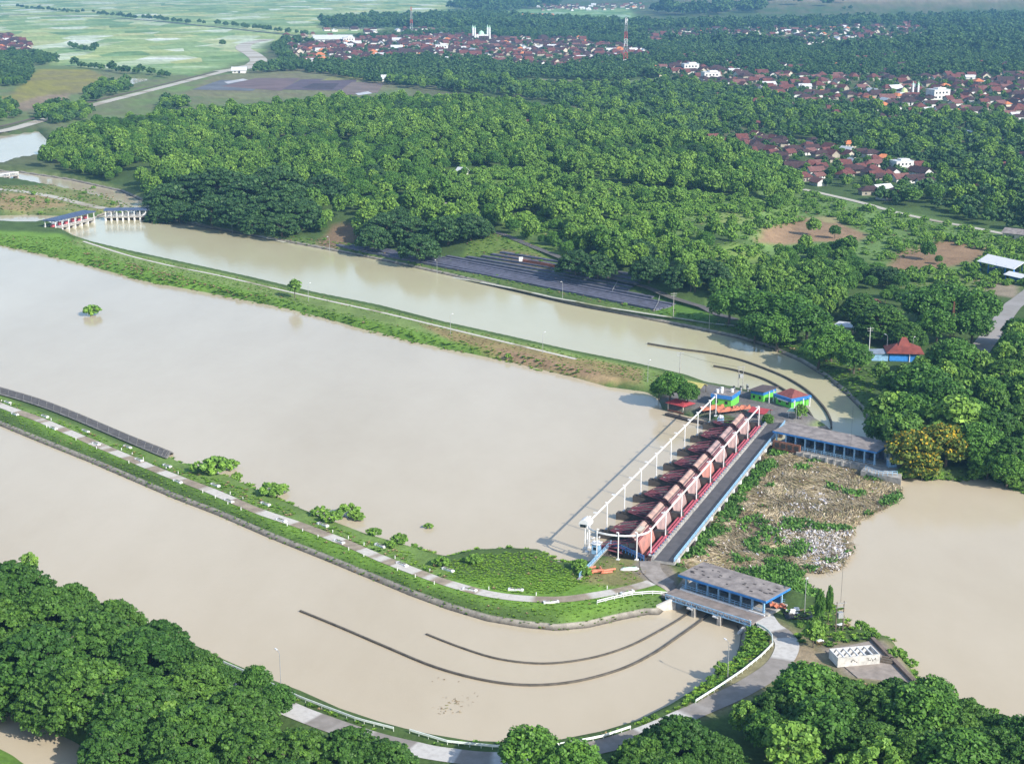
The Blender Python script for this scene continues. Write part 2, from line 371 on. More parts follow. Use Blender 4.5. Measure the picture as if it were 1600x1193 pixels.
# ---------------------------------------------------------------- ground
def GP(pts): return np.array([G(a, b)[:2] for a, b in pts])
def build_ground():
    px = np.arange(-560, 2161, 4.0); py = np.concatenate([np.arange(-34, 140, 1.5), np.arange(140, 1480, 2.5)])
    X, Y = np.meshgrid(px, py); u = (X-800)/F; v = -(Y-596.5)/F
    d = np.stack([u, cos(TH)+v*sin(TH), -sin(TH)+v*cos(TH)], -1)
    t = (2-CZ)/d[..., 2]; q = np.stack([d[..., 0]*t, d[..., 1]*t], -1).reshape(-1, 2)
    z, sd, cs = land(q); ny, nx = X.shape
    i = np.arange(ny-1)[:, None]*nx+np.arange(nx-1)[None]
    f = np.stack([i, i+nx, i+nx+1, i+1], -1).reshape(-1, 4)
    me = mesh_arrays('ground', np.column_stack([q, z]), f, smoothf=True)
    n1, n2 = vnoise(q, 9, 1), vnoise(q, 40, 2); wob = (n1-.5)*7+(n2-.5)*10
    col = np.tile(np.array([.075, .125, .035]), (len(q), 1)); rice = np.zeros(len(q))
    def zone(pts, c, soft=3.0, wobble=.35, world=False, ricev=None):
        poly = pts if world else GP(pts)
        lo, hi = poly.min(0)-60, poly.max(0)+60
        m = ((q > lo) & (q < hi)).all(1)
        if not m.any(): return
        k = sst(-sdist(q[m], poly)+wob[m]*wobble, -soft, soft)[:, None]
        col[m] = col[m]*(1-k)+np.array(c)*k
        if ricev is not None: rice[m] = rice[m]*(1-k[:, 0])+ricev*k[:, 0]
    zone([(-300, 100), (250, 100), (400, 100), (640, 115), (650, 150), (300, 175), (200, 205), (100, 215), (60, 190), (-300, 230)], (.15, .21, .075), 10)
    GR = (.145, .265, .04)
    # rice plain in the far left, seen over the wood
    zone([(-500, 92), (60, 100), (180, 108), (300, 118), (395, 92), (420, 66), (560, 52), (800, 20), (820, -25), (-560, -25)], (.27, .36, .155), 20, 1, ricev=1.0)
    zone([(540, 42), (760, 50), (1000, 30), (980, 12), (700, 15)], (.19, .31, .13), 15, ricev=.7)
    zone([(-300, 165), (15, 150), (40, 125), (60, 108), (140, 108), (165, 122), (150, 140), (90, 150), (0, 170)], (.27, .25, .055), 6)
    zone([(10, 168), (60, 150), (110, 146), (105, 160), (40, 172)], (.30, .23, .15), 4)
    zone([(170, 150), (290, 118), (345, 112), (330, 130), (260, 150), (200, 168)], (.16, .24, .07), 6)
    zone([(285, 150), (330, 120), (400, 108), (560, 110), (640, 122), (620, 140), (520, 150), (380, 155)], (.20, .21, .10), 3)
    zone([(760, 138), (840, 122), (960, 130), (1010, 122), (1060, 128), (960, 142), (880, 138)], (.17, .20, .10), 5)
    # banks and strips
    zone([(0, 640), (300, 765), (600, 890), (760, 945), (900, 960), (1045, 930), (1030, 900), (700, 900), (480, 830), (300, 760), (0, 625), (-200, 560), (-200, 600)], GR, 3)
    zone(RIV[1:22]+[(1000, 590), (800, 545), (600, 500), (400, 452), (200, 410), (95, 365)], GR, 3)
    zone(UP_BOT[:-1][::-1]+[(1290, 676), (1110, 640), (1000, 606), (900, 588), (800, 564), (700, 540), (600, 515), (500, 490), (400, 462), (300, 436), (200, 412), (110, 380)], (.185, .26, .075), 2, .2)
    zone(RIV[2:21]+[(1000, 596), (900, 577), (800, 553), (700, 530), (600, 506), (500, 482), (400, 455), (240, 424), (100, 385)], GR, 2, .3)
    zone([(640, 500), (760, 530), (900, 560), (1000, 578), (1010, 606), (960, 600), (880, 582), (780, 556), (700, 532)], (.27, .215, .095), 2, .5)
    zone([(780, 545), (850, 562), (940, 584), (930, 594), (860, 576), (790, 560)], (.30, .20, .12), 2, .5)
    zone([(905, 590), (960, 590), (975, 600), (930, 601)], (.42, .30, .16), 1.5, .4)
    zone([(1030, 625), (1100, 598), (1170, 612), (1300, 668), (1215, 700), (1190, 672), (1110, 650), (1050, 645)], (.17, .16, .155), 2, .2)
    zone([(905, 905), (940, 872), (1015, 866), (1060, 895), (1050, 918), (960, 912)], (.21, .20, .08), 2, .4)
    zone([(985, 890), (1015, 872), (1055, 895), (1060, 925), (1015, 912)], (.24, .205, .165), 1, .2)
    zone([(1195, 960), (1260, 985), (1340, 1000), (1400, 1010), (1430, 1065), (1330, 1060), (1230, 1050), (1150, 1100), (1060, 1130)], (.22, .20, .11), 3)
    zone([(1280, 1010), (1380, 1000), (1432, 1066), (1330, 1050)], (.27, .23, .19), 1.5, .3)
    zone([(1215, 1000), (1265, 1010), (1290, 1025), (1250, 1040), (1225, 1040)], (.33, .26, .17), 2, .4)
    zone([(0, 1165), (60, 1193), (60, 1260), (-100, 1260), (-100, 1160)], (.13, .24, .04), 3)
    # north bank
    zone([(232, 338), (400, 362), (600, 398), (820, 445), (1100, 505), (1180, 520), (1150, 530), (1000, 500), (700, 432), (400, 372), (240, 344)], (.13, .19, .055), 2, .4)
    zone([(0, 290), (150, 300), (235, 333), (165, 336), (80, 335), (0, 335)], (.20, .22, .08), 3)
    zone([(-60, 298), (60, 304), (110, 322), (40, 330), (-60, 328)], (.30, .23, .11), 3)
    zone([(30, 268), (120, 275), (200, 292), (240, 312), (236, 322), (190, 300), (100, 280), (30, 274)], (.19, .23, .08), 2)
    zone([(740, 372), (790, 362), (900, 405), (950, 430), (880, 425), (790, 402), (725, 400)], (.14, .21, .045), 3)
    zone([(1025, 462), (1060, 470), (1120, 490), (1110, 505), (1030, 490)], (.10, .20, .035), 2)
    zone([(685, 285), (770, 270), (850, 285), (840, 300), (740, 300)], (.24, .25, .09), 6)
    zone([(495, 385), (520, 352), (560, 350), (560, 375), (520, 390)], (.22, .15, .09), 3)
    zone([(780, 392), (840, 400), (860, 420), (800, 412)], (.22, .16, .09), 3)
    # meadow and bare soil on the right
    MD = (.15, .245, .07)
    zone([(1040, 300), (1180, 300), (1270, 300), (1400, 330), (1600, 372), (1760, 400), (1760, 470), (1600, 450), (1520, 445), (1400, 440), (1340, 400), (1180, 385), (1060, 340)], MD, 8)
    zone([(1075, 395), (1150, 380), (1200, 400), (1130, 420)], (.17, .25, .06), 5)
    zone([(1090, 330), (1170, 330), (1160, 350), (1090, 350)], (.22, .28, .08), 5)
    zone([(1180, 378), (1200, 355), (1250, 338), (1310, 345), (1360, 368), (1330, 380), (1270, 378), (1210, 380)], (.30, .20, .12), 4)
    zone([(1250, 340), (1300, 336), (1330, 345), (1300, 350)], (.33, .30, .14), 4)
    zone([(1385, 415), (1400, 395), (1480, 375), (1540, 385), (1530, 405), (1470, 420), (1400, 425)], (.26, .17, .10), 4)
    zone([(1400, 450), (1480, 425), (1560, 440), (1560, 465), (1450, 460)], (.16, .22, .07), 4)
    zone([(1515, 435), (1590, 445), (1600, 470), (1540, 460)], (.30, .25, .18), 3)
    for pl in ([(670, 282), (700, 266), (860, 268), (1010, 296), (1100, 302), (1125, 336), (1010, 342), (850, 322), (690, 316)], [(925, 346), (1060, 335), (1090, 372), (1075, 395), (960, 382)], [(770, 340), (850, 335), (880, 365), (820, 372)], [(1090, 425), (1190, 420), (1200, 440), (1110, 445)]): zone(pl, (.155, .245, .06), 6)
    zone([(270, 716), (370, 750), (470, 795), (580, 838), (680, 866), (700, 905), (660, 892), (540, 844), (400, 793), (262, 738), (130, 682), (0, 630), (0, 620), (200, 698)], (.15, .235, .06), 2, .25)
    # village soil and the far slopes
    far = (q[:, 1] > 1080) & (rice < .3) & (q[:, 0] > -700)
    k = (sst(n2+.4*n1, .55, .95)*far*sst(q[:, 1], 1080, 1250)*.5)[:, None]
    col[:] = col*(1-k)+np.array([.16, .13, .09])*k
    hz = (sst(z, 12, 60)*(q[:, 1] > 3800))[:, None]; vv = sst(vnoise(q, 260, 5)+.5*vnoise(q, 90, 6), .35, .85)[:, None]
    col[:] = col*(1-hz)+hz*(np.array([.50, .33, .26])*vv+np.array([.16, .24, .10])*(1-vv))
    col *= (.82+.36*vnoise(q, 4, 9))[:, None]*(.9+.2*n2)[:, None]
    a = me.attributes.new('soil', 'FLOAT_COLOR', 'POINT'); a.data.foreach_set('color', np.column_stack([col, np.ones(len(q))]).astype(np.float32).ravel())
    for nm, arr in (('rice', rice), ('lined', cs), ('shore', sd)):
        a = me.attributes.new(nm, 'FLOAT', 'POINT'); a.data.foreach_set('value', arr.astype(np.float32))
    m, nt, b = newmat('ground cover'); tc = nt.nodes.new('ShaderNodeTexCoord')
    c = attr(nt, 'soil')
    c = mix(nt, 1.0, c, ramp(nt, noise(nt, .9, 8, rough=.75), [(.25, gray(.6)), (.75, gray(1.35))]), 'MULTIPLY')
    # paddies: long cells, some flooded
    mp = nt.nodes.new('ShaderNodeMapping'); mp.inputs['Rotation'].default_value = (0, 0, R(12)); mp.inputs['Scale'].default_value = (.016, .0075, 1)
    nt.links.new(tc.outputs['Object'], mp.inputs[0])
    vo = nt.nodes.new('ShaderNodeTexVoronoi'); vo.inputs['Scale'].default_value = 1.0; vo.inputs['Randomness'].default_value = .85
    nt.links.new(mp.outputs[0], vo.inputs['Vector'])
    sp = nt.nodes.new('ShaderNodeSeparateColor'); nt.links.new(vo.outputs['Color'], sp.inputs[0])
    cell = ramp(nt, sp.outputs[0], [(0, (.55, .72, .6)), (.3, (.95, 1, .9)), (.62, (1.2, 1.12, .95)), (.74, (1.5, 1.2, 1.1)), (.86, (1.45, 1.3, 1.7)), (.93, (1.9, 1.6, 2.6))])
    mp2 = nt.nodes.new('ShaderNodeMapping'); mp2.inputs['Scale'].default_value = (.006, .012, 1); nt.links.new(tc.outputs['Object'], mp2.inputs[0])
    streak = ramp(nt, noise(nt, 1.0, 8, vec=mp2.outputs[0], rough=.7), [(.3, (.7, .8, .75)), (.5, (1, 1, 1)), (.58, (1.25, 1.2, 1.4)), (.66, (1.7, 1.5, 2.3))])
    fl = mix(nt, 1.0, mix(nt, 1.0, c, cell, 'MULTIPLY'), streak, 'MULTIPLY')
    c = mix(nt, attr(nt, 'rice', 'Fac'), c, fl)
    # cast concrete lining of the canals
    lin = ramp(nt, attr(nt, 'lined', 'Fac'), [(0, gray(0)), (.02, gray(0))])
    mr = nt.nodes.new('ShaderNodeMapRange'); nt.links.new(attr(nt, 'lined', 'Fac'), mr.inputs[0])
    mr.inputs[1].default_value = 0; mr.inputs[2].default_value = 10
    lr = ramp(nt, mr.outputs[0], [(0, gray(1)), (.11, gray(1)), (.13, gray(0))])
    lc = ramp(nt, mr.outputs[0], [(0, (.10, .09, .075)), (.03, (.20, .18, .15)), (.09, (.36, .33, .28)), (.13, (.30, .28, .24))])
    lc = mix(nt, 1.0, lc, ramp(nt, noise(nt, .5, 6), [(.3, gray(.6)), (.7, gray(1.15))]), 'MULTIPLY')
    c = mix(nt, lr, c, lc)
    nt.links.new(c, b.inputs['Base Color']); b.inputs['Roughness'].default_value = .95; b.inputs['Specular IOR Level'].default_value = .15
    bp = nt.nodes.new('ShaderNodeBump'); bp.inputs['Strength'].default_value = .5; bp.inputs['Distance'].default_value = .5
    nt.links.new(noise(nt, .8, 6), bp.inputs['Height']); nt.links.new(bp.outputs[0], b.inputs['Normal'])
    return struct('ground', me, m)
build_ground()
def sheet(name, poly, z, m):
    mb = MB(); mb.add([(p[0], p[1], z) for p in poly], [tuple(range(len(poly)))])
    return struct(name, mb.mesh(name), m)
sheet('river', [(-1500, 120), (1500, 120), (1500, 2100), (-1500, 2100)], 0.0, m_river)
def grow(pl, k):
    c = np.array(pl); t = np.roll(c, -1, 0)-np.roll(c, 1, 0); t /= np.linalg.norm(t, axis=1)[:, None]
    n = np.stack([t[:, 1], -t[:, 0]], 1)
    area = np.sum(c[:, 0]*np.roll(c[:, 1], -1)-np.roll(c[:, 0], -1)*c[:, 1])
    return c+n*k*(1 if area > 0 else -1)
sheet('canal', grow(upper, 2.5), .012, m_canal)

for i, (pl, c) in enumerate((([(300, 140), (345, 125), (420, 126), (395, 142)], (.14, .15, .17)), ([(345, 135), (400, 122), (470, 122), (440, 142)], (.17, .115, .115)), ([(440, 140), (470, 124), (560, 122), (545, 142)], (.115, .085, .11)), ([(470, 138), (490, 130), (530, 130), (520, 140)], (.06, .045, .06)), ([(520, 150), (550, 128), (600, 130), (590, 145)], (.20, .15, .13)), ([(520, 120), (570, 116), (580, 124), (500, 126)], (.25, .25, .07)), ([(600, 135), (640, 128), (700, 132), (680, 142)], (.17, .18, .08)), ([(780, 136), (850, 124), (900, 127), (850, 138)], (.22, .19, .12)), ([(905, 134), (960, 128), (1010, 124), (980, 136)], (.15, .22, .10)), ([(930, 142), (1000, 137), (1030, 140), (960, 146)], (.17, .24, .09)), ([(350, 128), (380, 123), (388, 125), (356, 131)], (.5, .5, .52)), ([(555, 146), (575, 143), (582, 146), (560, 149)], (.55, .57, .6)))):
    sheet('field', [P(a, b, 2.8) for a, b in pl], 2.78+.004*i, M('tilled field soil', c, .95, .35, .03))
# ---------------------------------------------------------------- paths and roads
r_emb = slabroad('embankment path of slabs and bare soil', (.56, .53, .48), (.25, .20, .15), (.36, .30, .22), 14, .5)
r_bank = slabroad('pale bank path', (.50, .50, .42), (.24, .25, .13), (.40, .38, .30), 25, .46)
r_road = slabroad('patched concrete road', (.55, .53, .50), (.24, .215, .19), (.30, .27, .245), 16, .52)
r_dark = slabroad('dark asphalt lane', (.10, .095, .095), (.13, .12, .11), (.10, .10, .095), 30, .5)
r_lev = slabroad('pale levee track', (.50, .47, .40), (.32, .28, .20), (.38, .34, .27), 60, .45)
r_grey = slabroad('grey village road', (.34, .32, .31), (.27, .25, .23), (.30, .29, .27), 40, .5)
EMB = [(-120, 585), (0, 633), (60, 655), (130, 685), (200, 715), (262, 741), (330, 767), (400, 797), (470, 821), (540, 848), (600, 874), (660, 897), (700, 911), (760, 927), (820, 935), (880, 936), (940, 928), (985, 919), (1018, 910)]
ribbon('path', GP(EMB), 3.6, r_emb, .10, 6)
ribbon('path', GP([(1010, 868), (1016, 884), (1024, 898), (1040, 912), (1052, 922)]), 5.2, M('worn apron concrete', (.33, .29, .26), .9, .4, .5, dark=(.22, .19, .16)), .12)
ribbon('path', GP([(130, 377), (200, 399), (270, 416), (340, 430), (430, 451), (500, 467), (600, 489), (700, 513), (800, 537), (900, 561)]), 1.7, slabroad('narrow strip path', (.60, .56, .50), (.30, .26, .17), (.42, .38, .30), 30, .42), .08)
ribbon('path', GP([(240, 343), (330, 356), (430, 377), (500, 394), (600, 412), (700, 434), (800, 454), (900, 474), (1000, 491), (1060, 499), (1110, 506), (1150, 509)]), 2.2, r_bank, .10)
ROAD = [(1181, 967), (1200, 975), (1220, 990), (1230, 1008), (1222, 1030), (1203, 1050), (1165, 1074), (1120, 1096), (1070, 1118), (1000, 1148), (930, 1168), (860, 1180), (770, 1186), (690, 1178), (640, 1168), (560, 1147), (470, 1115), (390, 1080), (330, 1055), (240, 1015), (100, 962)]
ribbon('road', GP(ROAD), 5.4, r_road, .12, 6)
ribbon('road', GP([(760, 360), (790, 368), (830, 385), (870, 402), (930, 428), (965, 440), (1010, 452), (1050, 468), (1110, 487), (1150, 500)]), 4.0, r_dark, .3, 8)
ribbon('road', GP([(1660, 405), (1612, 455), (1580, 480), (1558, 512), (1532, 545), (1512, 575), (1490, 600)]), 8.0, r_grey, .15)
ribbon('road', GP([(1255, 296), (1300, 306), (1350, 318), (1400, 332), (1460, 345), (1520, 356), (1600, 372), (1700, 392)]), 5.0, r_lev, .2)
ribbon('path', GP([(-60, 290), (0, 296), (40, 300), (90, 309), (130, 319), (165, 327)]), 6.5, r_lev, .1)
ribbon('road', GP([(-80, 222), (0, 206), (60, 190), (140, 166), (210, 148), (280, 130), (350, 112), (385, 103)]), 13, r_lev, .3)
ribbon('path', GP([(-80, 212), (0, 198), (60, 183), (140, 160), (210, 143), (280, 126), (345, 110)]), 5, M('brown rail bed', (.16, .12, .09), .9, .4, .3), .35)
ribbon('road', GP([(345, 112), (385, 106), (404, 96), (396, 86), (380, 76), (388, 68), (420, 62)]), 26, r_lev, .4)
ribbon('path', GP([(-100, 20), (60, 24), (200, 30), (330, 42), (480, 58)]), 14, m_dkconc, .5)

# ---------------------------------------------------------------- the barrage
S0, PITCH = 364.0, 15.55                    # s of the near abutment, bay length
def Wz(s, n, z): p = W(s, n); return (p[0], p[1], z)
ORD = ['first', 'second', 'third', 'fourth', 'fifth', 'sixth', 'seventh', 'eighth']
# piers, in their own frame: local x along the barrage, local y downstream
def pier():
    t = thing('barrage_pier', '', 'bridge pier', Wz(S0+PITCH, 0, 0), YAW)
    a = MB()
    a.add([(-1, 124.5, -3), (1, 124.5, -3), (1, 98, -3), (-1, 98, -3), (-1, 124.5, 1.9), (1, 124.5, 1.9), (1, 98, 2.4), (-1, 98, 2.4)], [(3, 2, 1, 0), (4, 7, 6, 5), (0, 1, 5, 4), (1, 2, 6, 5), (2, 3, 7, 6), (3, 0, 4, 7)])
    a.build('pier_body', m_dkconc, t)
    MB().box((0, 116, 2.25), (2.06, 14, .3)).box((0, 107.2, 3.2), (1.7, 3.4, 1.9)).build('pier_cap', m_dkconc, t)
    MB().box((0, 121.3, 2.7), (2.4, 1.5, 1.2), top=(.8, .7)).build('trunnion_block', m_dkconc, t)
    return t
def local(mbfun): return mbfun
# note: local y points downstream because the frame is turned by YAW; n = -y
p0 = pier()
for k in range(8):
    lab = f'dark concrete pier between gates, {ORD[k]} from the near end of the barrage' if k < 7 else 'dark concrete pier at the far end of the barrage by the red shelter'
    if k == 0: p0['label'] = lab; p0['group'] = 'piers of the barrage'
    else: dup(p0, Wz(S0+PITCH*(k+1), 0, 0), YAW, lab)
# radial gates
def arc(n0, z0, R_, a0, a1, k): return [(n0+R_*cos(a0+(a1-a0)*i/k), z0+R_*sin(a0+(a1-a0)*i/k)) for i in range(k+1)]
PROF = [(-108.2, -1.2), (-108.25, .8), (-108.5, 2.6), (-108.95, 4.2), (-109.7, 5.7)]
TOPP = [(-110.2, 5.85), (-110.8, 6.6), (-111.5, 7.05)]
def gate(skin, flap):
    L = PITCH-3.0; t = thing('radial_gate', '', 'sluice gate', Wz(S0+PITCH/2, 0, 0), YAW)
    def sheet_(pr, th, m, nm, l=L):
        a = MB(); out = [(-n, z) for n, z in pr]; inn = [(-n+th, z-.12) for n, z in reversed(pr)]
        a.extr(out+inn, (-l/2, 0, 0), (1, 0, 0), (0, 1, 0), (0, 0, 1), l); return a.build(nm, m, t)
    sheet_(PROF, .5, skin, 'skin_plate'); sheet_(TOPP, .45, flap, 'flap_gate', L-.5)
    MB().box((0, 109.95, 5.55), (L, .9, .22)).build('catwalk', m_maroon, t)
    a = MB()
    for z, y in ((1.6, 109.1), (4.2, 109.9)): a.box((0, y, z), (L-.3, .7, .5))
    a.build('cross_girder', m_maroon, t)
    for sx in (-1, 1):
        a = MB(); pr = [(-n-.18, z+.1) for n, z in PROF+TOPP]; inn = [(y+.75, z-.1) for y, z in reversed(pr)]
        a.extr(pr+inn, (sx*(L/2+.28)-.18, 0, 0), (1, 0, 0), (0, 1, 0), (0, 0, 1), .36); a.build('side_girder', m_mardk, t)
        a = MB(); x0 = sx*(L/2+.2); x1 = sx*(L/2-1.5); o = (x0, 120.9, 2.9)
        tips = [(x1, 109.6, .9), (x1, 109.9, 3.2), (x1, 110.6, 5.2)]
        for p in tips: a.tube([o, p], .22, 6)
        mid = [tuple(o[i]+(p[i]-o[i])*.55 for i in range(3)) for p in tips]; q3 = [tuple(o[i]+(p[i]-o[i])*.8 for i in range(3)) for p in tips]
        for pp in (mid, q3):
            a.tube([pp[0], pp[1]], .13, 5); a.tube([pp[1], pp[2]], .13, 5)
        a.tube([mid[0], q3[1]], .11, 5); a.tube([mid[2], q3[1]], .11, 5)
        o2 = (x0, 118.8, 4.3); a.tube([o, o2], .12, 5); a.tube([o2, (x1, 111.2, 5.7)], .14, 5)
        a.build('gate_arm', m_maroon, t)
    return t
kinds = [(m_skin2, m_flap), (m_skin, m_flap), (m_skin, m_flap), (m_skin, m_flap), (m_skin2, m_flap), (m_skin, m_skin), (m_skin, m_skin), (m_skin, m_flap)]
look = ['salmon red gate nearest the curve of the white monorail', 'greyish rusty radial gate beside the salmon red near one', 'grey pink radial gate, third from the near end', 'brownish radial gate, fourth from the near end', 'orange rusted radial gate in the middle of the row', 'dull grey radial gate just beyond the orange one', 'dull grey radial gate, seventh, second from the far end', 'rusty radial gate at the far end by the orange tarpaulins']
gm = {}
for k in range(8):
    key = kinds[k]; pos = Wz(S0+PITCH*(k+.5), 0, .5*((k*37) % 5-2)/2*.3)
    if key not in gm: g = gm[key] = gate(*key); g.location = pos
    else: g = dup(gm[key], pos, YAW)
    g['label'] = look[k]; g['group'] = 'radial gates of the barrage'
m0 = MB().box((0, 110.6, 6.9), (3.4, 1.4, .5)).build('yellowed_cover', m_cream, gm[kinds[0]])
# red maintenance beams lying along the pier heads
def redbeam():
    t = thing('stop_beam', '', 'steel beam', Wz(S0+PITCH/2, 0, 0), YAW); L = PITCH-1.5
    MB().box((0, 105.35, 3.05), (L, .75, .75)).build('beam_box', m_pink, t)
    MB().box((0, 106.55, 2.75), (L-.4, .5, .6)).build('lower_beam', m_pink, t)
    a = MB()
    for x in (-L/2+.6, 0, L/2-.6): a.box((x, 105.9, 2.5), (.4, 2.2, .4))
    a.build('bracket', m_maroon, t); return t
rb = redbeam()
for k in range(8):
    lab = f'pinkish red steel beam beside the bridge road, {ORD[k]} from the near end'
    if k == 0: rb['label'] = lab; rb['group'] = 'red beams along the bridge road'
    else: dup(rb, Wz(S0+PITCH*(k+.5), 0, 0), YAW, lab)
# bridge over the piers
BL_ = 133.0
t = thing('barrage_bridge', 'narrow dark asphalt road bridge running along the row of red gates', 'bridge', Wz(S0-3, 0, 0), YAW)
MB().box((BL_/2, 101.4, 2.75), (BL_, 6.2, .7)).build('deck', m_conc, t)
MB().box((BL_/2, 101.2, 3.12), (BL_, 4.9, .06)).build('roadway', m_asph, t)
a = MB()
a.box((BL_/2, 104.2, 3.25), (BL_, .6, .42))
for i in range(62): a.box((1.5+i*2.13, 104.35, 3.6), (.9, .5, .4))
a.build('kerb_blocks', m_conc, t)
a = MB()
for i in range(64): a.box((1+i*2.08, 98.5, 3.6), (.16, .16, 1.15))
for z in (3.5, 3.85, 4.2): a.box((BL_/2, 98.5, z), (BL_, .12, .14))
a.build('railing', m_ltblue, t)
a = MB()
for i in range(16): MB().box((3+i*8.3, 98.05, 2.7), (1.0, .5, .9)).build('edge_bracket', m_white, t)
a = MB()
for i in range(60): MB().box((2+i*2.2, 104.45, 3.85), (.3, .2, .14)).build('kerb_marker', m_blue, t)
# monorail: two straight rails joined by a curve at the near end
ZR = 8.9; NL, NR = -123.0, -106.3; cN = (NL+NR)/2; rad = (NR-NL)/2
t = thing('monorail_gantry', 'white monorail on slender posts looping round the near end of the gates', 'gantry crane rail', Wz(370, cN, 2))
curve = [Wz(S0+1.5-rad*.78*sin(th), cN-rad*cos(th), ZR) for th in np.linspace(0, pi, 15)]
pts = [Wz(497, NL, ZR), Wz(440, NL, ZR), Wz(380, NL, ZR)]+curve+[Wz(380, NR, ZR), Wz(440, NR, ZR), Wz(489.5, NR, ZR)]
a = MB(); a.tube(pts, .17, 4); a.tube([(x, y, z+.26) for x, y, z in pts], .12, 4); a.build('rail', m_white, t, True)
def post(s, n, zb, dn):
    a = MB(); x, y, _ = Wz(s, n+dn, 0); a.tube([(x, y, zb), (x, y, ZR+1.0)], .16, 6); p = Wz(s, n, ZR+.95)
    a.tube([(x, y, ZR+.95), p], .2, 4); a.box((x, y, zb+.2), (.9, .9, .4), YAW); q = Wz(s, n+dn*.9, ZR-1.4)
    a.build('post', m_white, t, True)
for k in range(8):
    post(S0+PITCH*(k+1)+.2, NL, 2.2, .55); post(S0+PITCH*(k+1)-1.2, NR, 2.6, .55)
post(496.5, NL, 2.3, .55); post(S0+1, NR, 2.6, .55)
for th in (.25, .62, 1.15, 1.75, 2.35): 
    x = S0+1.5-rad*.78*sin(th); n_ = cN-rad*cos(th); post(x, n_, 2.3, .5*(-1 if n_ < cN else 1))
post(S0+4, NL, 1.0, -.5)
a = MB()
for k in range(8):
    for s_, n_ in ((S0+PITCH*(k+1)-1.2, NR), (S0+PITCH*(k+.5), NL)): a = MB().box(Wz(s_, n_, ZR+.7), (.4, 1.3, .3), YAW).build('hanger_clamp', m_white, t, True)
# hoist cab that hangs from the rail, with its ladder
c = Wz(S0+1.0, NL-.4, ZR-.1)
t = thing('hoist_cab', 'rounded white hoist cab hanging at the corner of the monorail', 'hoist', c, YAW)
a = MB(); pr = [(1.5*cos(u), 1.25*sin(u)+.3) for u in np.linspace(-.5, pi+.5, 12)]
a.extr(pr, (-1.5, 0, 0), (1, 0, 0), (0, 1, 0), (0, 0, 1), 3.0); a.build('cab_shell', m_white, t)
MB().box((-1.55, .3, -.1), (.06, 1.5, .8)).build('window', m_glass, t)
a = MB()
for y in (-.35, .35): a.tube([(2.3, y, -6.6), (2.3, y, 1.4)], .09, 5)
for i in range(16): a.box((2.3, 0, -6.2+i*.48), (.07, .7, .07))
a.build('ladder', m_white, t)
# near abutment: control box, walls and blue rail, orange pipes, boat
t = thing('control_box', 'small pale blue control cabin on the corner of the near abutment', 'cabin', Wz(S0-2.5, -119.3, 2.6), YAW)
MB().box((0, 0, 1.3), (2.0, 1.9, 2.6)).build('cabin_wall', m_ltblue, t); MB().box((0, 0, 2.72), (2.6, 2.5, .2)).build('roof', m_white, t)
MB().box((-1.02, 0, 1.5), (.05, 1.0, .8)).build('window', m_glass, t)
a = MB()
for x, y in ((-.9, -.8), (.2, .6), (.9, -.3), (-.4, .9)): MB().tube([(x, y, 2.8), (x*1.3, y*1.3, 4.0)], .06, 4).box((x*1.3, y*1.3, 4.0), (.6, .3, .25)).build('floodlight', m_white, t)
def rail_fence(name, label, pl, h, mat, z=None, step=2.0, rails=(1.0, .55), r=.07, group=None, cat='railing', pr=.07):
    p = np.array(pl); zz = land(p)[0] if z is None else np.full(len(p), z)
    t = thing(name, label, cat, (*p[0], zz[0]), 0, group)
    seg = np.linalg.norm(np.diff(p, axis=0), axis=1); s = np.concatenate([[0], np.cumsum(seg)]); n = max(2, int(s[-1]/step)+1)
    u = np.linspace(0, s[-1], n); q = np.column_stack([np.interp(u, s, p[:, 0]), np.interp(u, s, p[:, 1]), np.interp(u, s, zz)])
    a = MB()
    for f in rails: a.tube([(x, y, zq+h*f) for x, y, zq in q], r, 5)
    a.build('rail', mat, t, True)
    for x, y, zq in q: MB().tube([(x, y, zq-.3), (x, y, zq+h)], pr, 5).build('post', mat, t, True)
    return t
rail_fence('blue_railing', 'light blue railing along the slanted edge of the near abutment', [P(905, 902, 2.8), P(938, 868, 2.8), P(955, 850, 2.8)], 1.3, m_ltblue, 2.6, 1.6, (1, .66, .33), .09)
rail_fence('blue_railing', 'dark blue railing between the near abutment yard and the first gate', [P(958, 852, 2.8), P(985, 864, 2.8), P(1006, 874, 2.8)], 1.3, m_blue, 2.6, 1.2, (1, .66, .33), .09)
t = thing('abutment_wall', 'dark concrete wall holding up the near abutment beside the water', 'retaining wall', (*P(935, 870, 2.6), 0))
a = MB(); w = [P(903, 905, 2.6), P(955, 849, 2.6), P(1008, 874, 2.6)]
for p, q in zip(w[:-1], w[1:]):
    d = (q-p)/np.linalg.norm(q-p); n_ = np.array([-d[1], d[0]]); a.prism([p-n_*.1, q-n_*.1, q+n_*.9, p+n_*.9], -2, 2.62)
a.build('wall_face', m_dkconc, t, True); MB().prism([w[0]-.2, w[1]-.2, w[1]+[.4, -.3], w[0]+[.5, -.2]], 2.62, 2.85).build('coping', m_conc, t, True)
c = P(937, 893, 2.7); t = thing('orange_pipes', 'heap of orange red pipes and floats on the near abutment grass', 'pipe heap', (*c, 2.6))
for i in range(9):
    a = MB(); an = .3+.25*random.uniform(-1, 1)+(pi/2 if i > 6 else 0); o = np.array([random.uniform(-2.6, 2.6), random.uniform(-1, 1), .3+.3*(i % 3)]); d = np.array([cos(an), sin(an), 0])*random.uniform(1.2, 2.6)
    a.tube([o-d, o+d], .28, 7); a.build('pipe', m_orange, t)
c = P(984, 889, 2.7); t = thing('white_boat', 'small upturned white boat lying by the monorail posts', 'boat', (*c, 2.6), .15)
a = MB(); st = []
